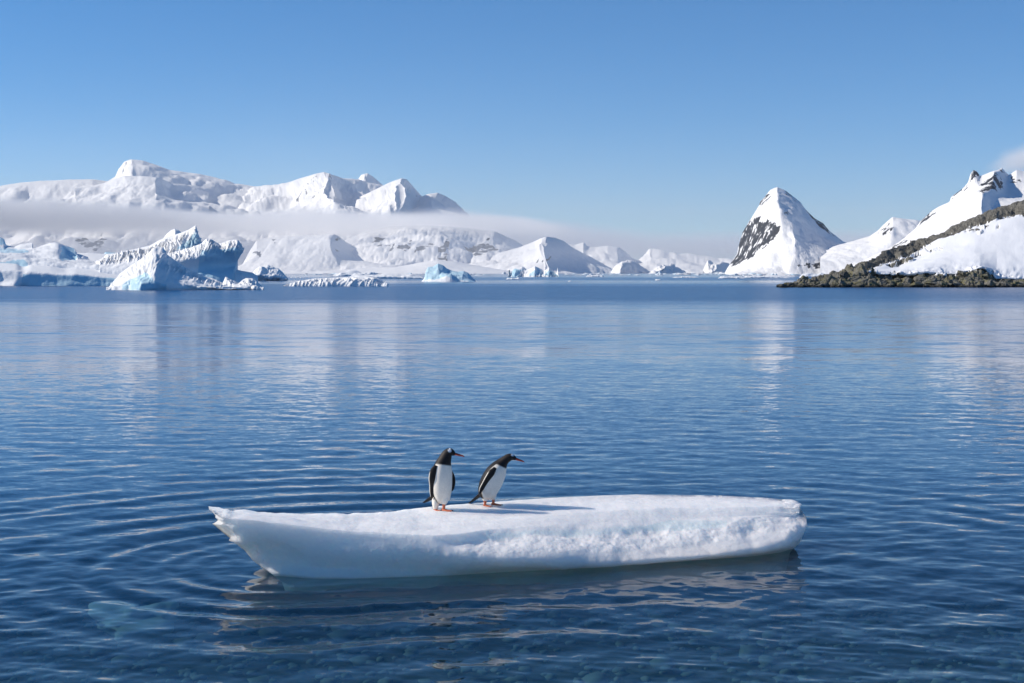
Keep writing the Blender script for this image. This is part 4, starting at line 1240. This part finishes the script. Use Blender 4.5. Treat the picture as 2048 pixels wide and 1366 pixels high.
penguin(stand_on(FLOE, *point(976, 1006.5, 17.85)[:2]),
    spine=[(-.020, 0, .075, .030, .030, y2), (-.018, 0, .10, .066, .060, y2), (-.012, 0, .145, .092, .086, y2), (.006, 0, .21, .106, .104, y2), (.036, 0, .285, .114, .112, y2), (.072, 0, .36, .112, .108, y2),
           (.108, 0, .43, .100, .096, y2), (.142, 0, .487, .080, .080, y2 * .9), (.172, 0, .528, .062, .062, y2 * .7), (.205, -.002, .562, .052, .052, y2 * .4), (.237, -.004, .585, .045, .048, h2), (.266, -.006, .594, .040, .043, h2),
           (.293, -.009, .588, .032, .034, h2), (.315, -.012, .576, .022, .023, h2), (.330, -.015, .568, .012, .013, h2)],
    thighs=[[(-.02, .01, .16, .055, .055, y2), (-.030, -.02, .10, .042, .042, y2), (-.034, -.03, .06, .024, .024, y2)],
            [(.05, .02, .17, .055, .055, y2), (.058, .03, .11, .040, .040, y2), (.060, .03, .068, .024, .024, y2)]],
    flippers=[([(.085, -.092, .475, .020, .014, R(0)), (.050, -.118, .43, .036, .014, R(-3)), (.006, -.124, .36, .037, .012, R(-3)), (-.036, -.118, .285, .033, .010, R(-3)), (-.078, -.105, .21, .024, .008, R(-3)), (-.098, -.098, .165, .007, .004, R(-3))], True, 0),
              ([(.14, .085, .46, .02, .012, R(10)), (.12, .105, .38, .038, .011, R(10)), (.08, .11, .29, .034, .009, R(10)), (.045, .105, .21, .008, .004, R(10))], False, 0)],
    feet=[(-.032, -.03, 0, R(20), .8, (-.034, -.03, .075)), (.066, .03, .004, R(14), 1.0, (.060, .03, .085))],
    tail=[(-.05, .02, .165, .05, .03, y2), (-.11, .05, .11, .045, .014, y2), (-.17, .075, .055, .038, .008, y2), (-.225, .095, .012, .020, .004, y2)],
    bill=[(.318, -.012, .574, .014, .016, h2), (.352, -.017, .563, .010, .013, h2), (.385, -.022, .552, .007, .010, h2), (.412, -.026, .543, .005, .007, h2), (.425, -.028, .535, .002, .003, h2)],
    eyes=[(.280, -.044, .582), (.297, .028, .582)], collar=(.655, 1.6), patch=[((.284, -.022, .617), (.022, .020, .017)), ((.288, .012, .617), (.022, .020, .017))],
    size=1.04, plump=1.16, label="forward leaning penguin standing at the right, stretching its neck to the right")

# ------------------------------------------------------------------ low cloud and haze
def box_verts(x0, x1, y0, y1, z0, z1):
    v = [(x, y, z) for x in (x0, x1) for y in (y0, y1) for z in (z0, z1)]
    return v, [[0, 1, 3, 2], [4, 6, 7, 5], [0, 4, 5, 1], [2, 3, 7, 6], [0, 2, 6, 4], [1, 5, 7, 3]]

def cloud(name, stations, D, thick, density, amp, unit, soft, label, color=C(1, 1, 1), steps=.5):
    """a soft bank: its top and base follow the stations (px, top row, bottom row), billows come from noise"""
    m = NT(name)
    m.t.nodes.remove(m.p)
    pos = m.pos()
    sep = m.n("SeparateXYZ", None, Vector=pos)
    x, y, z = sep.outputs
    S = [(point(p, t, D)[0], point(p, t, D)[2], point(p, b, D)[2]) for p, t, b in stations]
    def line(k):
        v = S[0][k]
        for p, q in zip(S, S[1:]):
            nd = m.n("MapRange", {"clamp": True}, i0=x, i1=p[0], i2=q[0], i3=0.0, i4=q[k] - p[k])
            v = m.math('ADD', v, nd.outputs[0])
        return v
    v = m.vmath('MULTIPLY', pos, (1 / unit, .8 / unit, 2.0 / unit))
    n = m.math('MULTIPLY', m.math('SUBTRACT', m.noise(v, 1.0, 4, .55).outputs[0], .5), 2 * amp)
    d = m.math('MULTIPLY', m.ramp(m.math('SUBTRACT', m.math('ADD', line(1), n), z), 0.0, soft), m.ramp(m.math('SUBTRACT', z, m.math('ADD', line(2), n)), 0.0, soft * 1.6))
    w = .06 * (S[-1][0] - S[0][0])
    d = m.math('MULTIPLY', d, m.ramp(x, S[-1][0], S[-1][0] - 2.5 * w))
    d = m.math('MULTIPLY', d, m.ramp(x, S[0][0], S[0][0] + w))
    m.set(m.out.inputs[1], m.n("VolumePrincipled", None, Color=color, Density=m.math('MULTIPLY', d, density), Anisotropy=0.0))
    m.m.cycles.volume_step_rate = steps
    v, f = box_verts(S[0][0], S[-1][0], D - thick / 2, D + thick / 2, min(q[2] for q in S) - amp, max(q[1] for q in S) + amp)
    return tag(mesh_from(name, v, None, f, m.m, smooth=False), label, kind="stuff")
cloud("cloud_bank", [(-500, 392, 470), (0, 394, 470), (140, 400, 472), (300, 414, 474), (500, 423, 476), (700, 422, 478), (900, 424, 480), (1040, 432, 482), (1120, 442, 484), (1230, 462, 490)],
      10400, 2000, 3.2e-3, 85, 750, 85, "long grey cloud bank lying across the far mountains", color=C(.965, .96, .96))
cloud("cloud_bank", [(700, 436, 552), (950, 428, 552), (1150, 438, 552), (1300, 456, 552), (1500, 454, 552), (1700, 452, 552), (1850, 452, 552), (2200, 470, 552)],
      20500, 2600, 1.0e-3, 60, 2500, 360, "low lavender cloud along the horizon behind the rock peak", color=C(.93, .93, .97))
cloud("cloud_bank", [(-700, 452, 556), (0, 455, 556), (500, 458, 556), (900, 462, 556), (1150, 470, 556), (1350, 482, 556), (1520, 495, 556)],
      7300, 1000, 4.6e-4, 30, 900, 110, "thin pale mist in front of the low snow hills", color=C(.96, .96, .98))
cloud("cloud_puff", [(1985, 330, 360), (2010, 306, 358), (2028, 288, 356), (2060, 280, 356), (2130, 300, 356)],
      2900, 160, 1.6e-2, 26, 90, 34, "small cloud puff clinging to the summit at the right edge")

def haze():
    v, f = box_verts(-34000, 34000, -34000, 34000, -9, 1500)
    o = mesh_from("haze", v, None, f, volume_mat("haze_air", 2.2e-5, C(1.0, .97, .94)), smooth=False)
    tag(o, "thin pale haze in the air over the bay", kind="stuff")
haze()
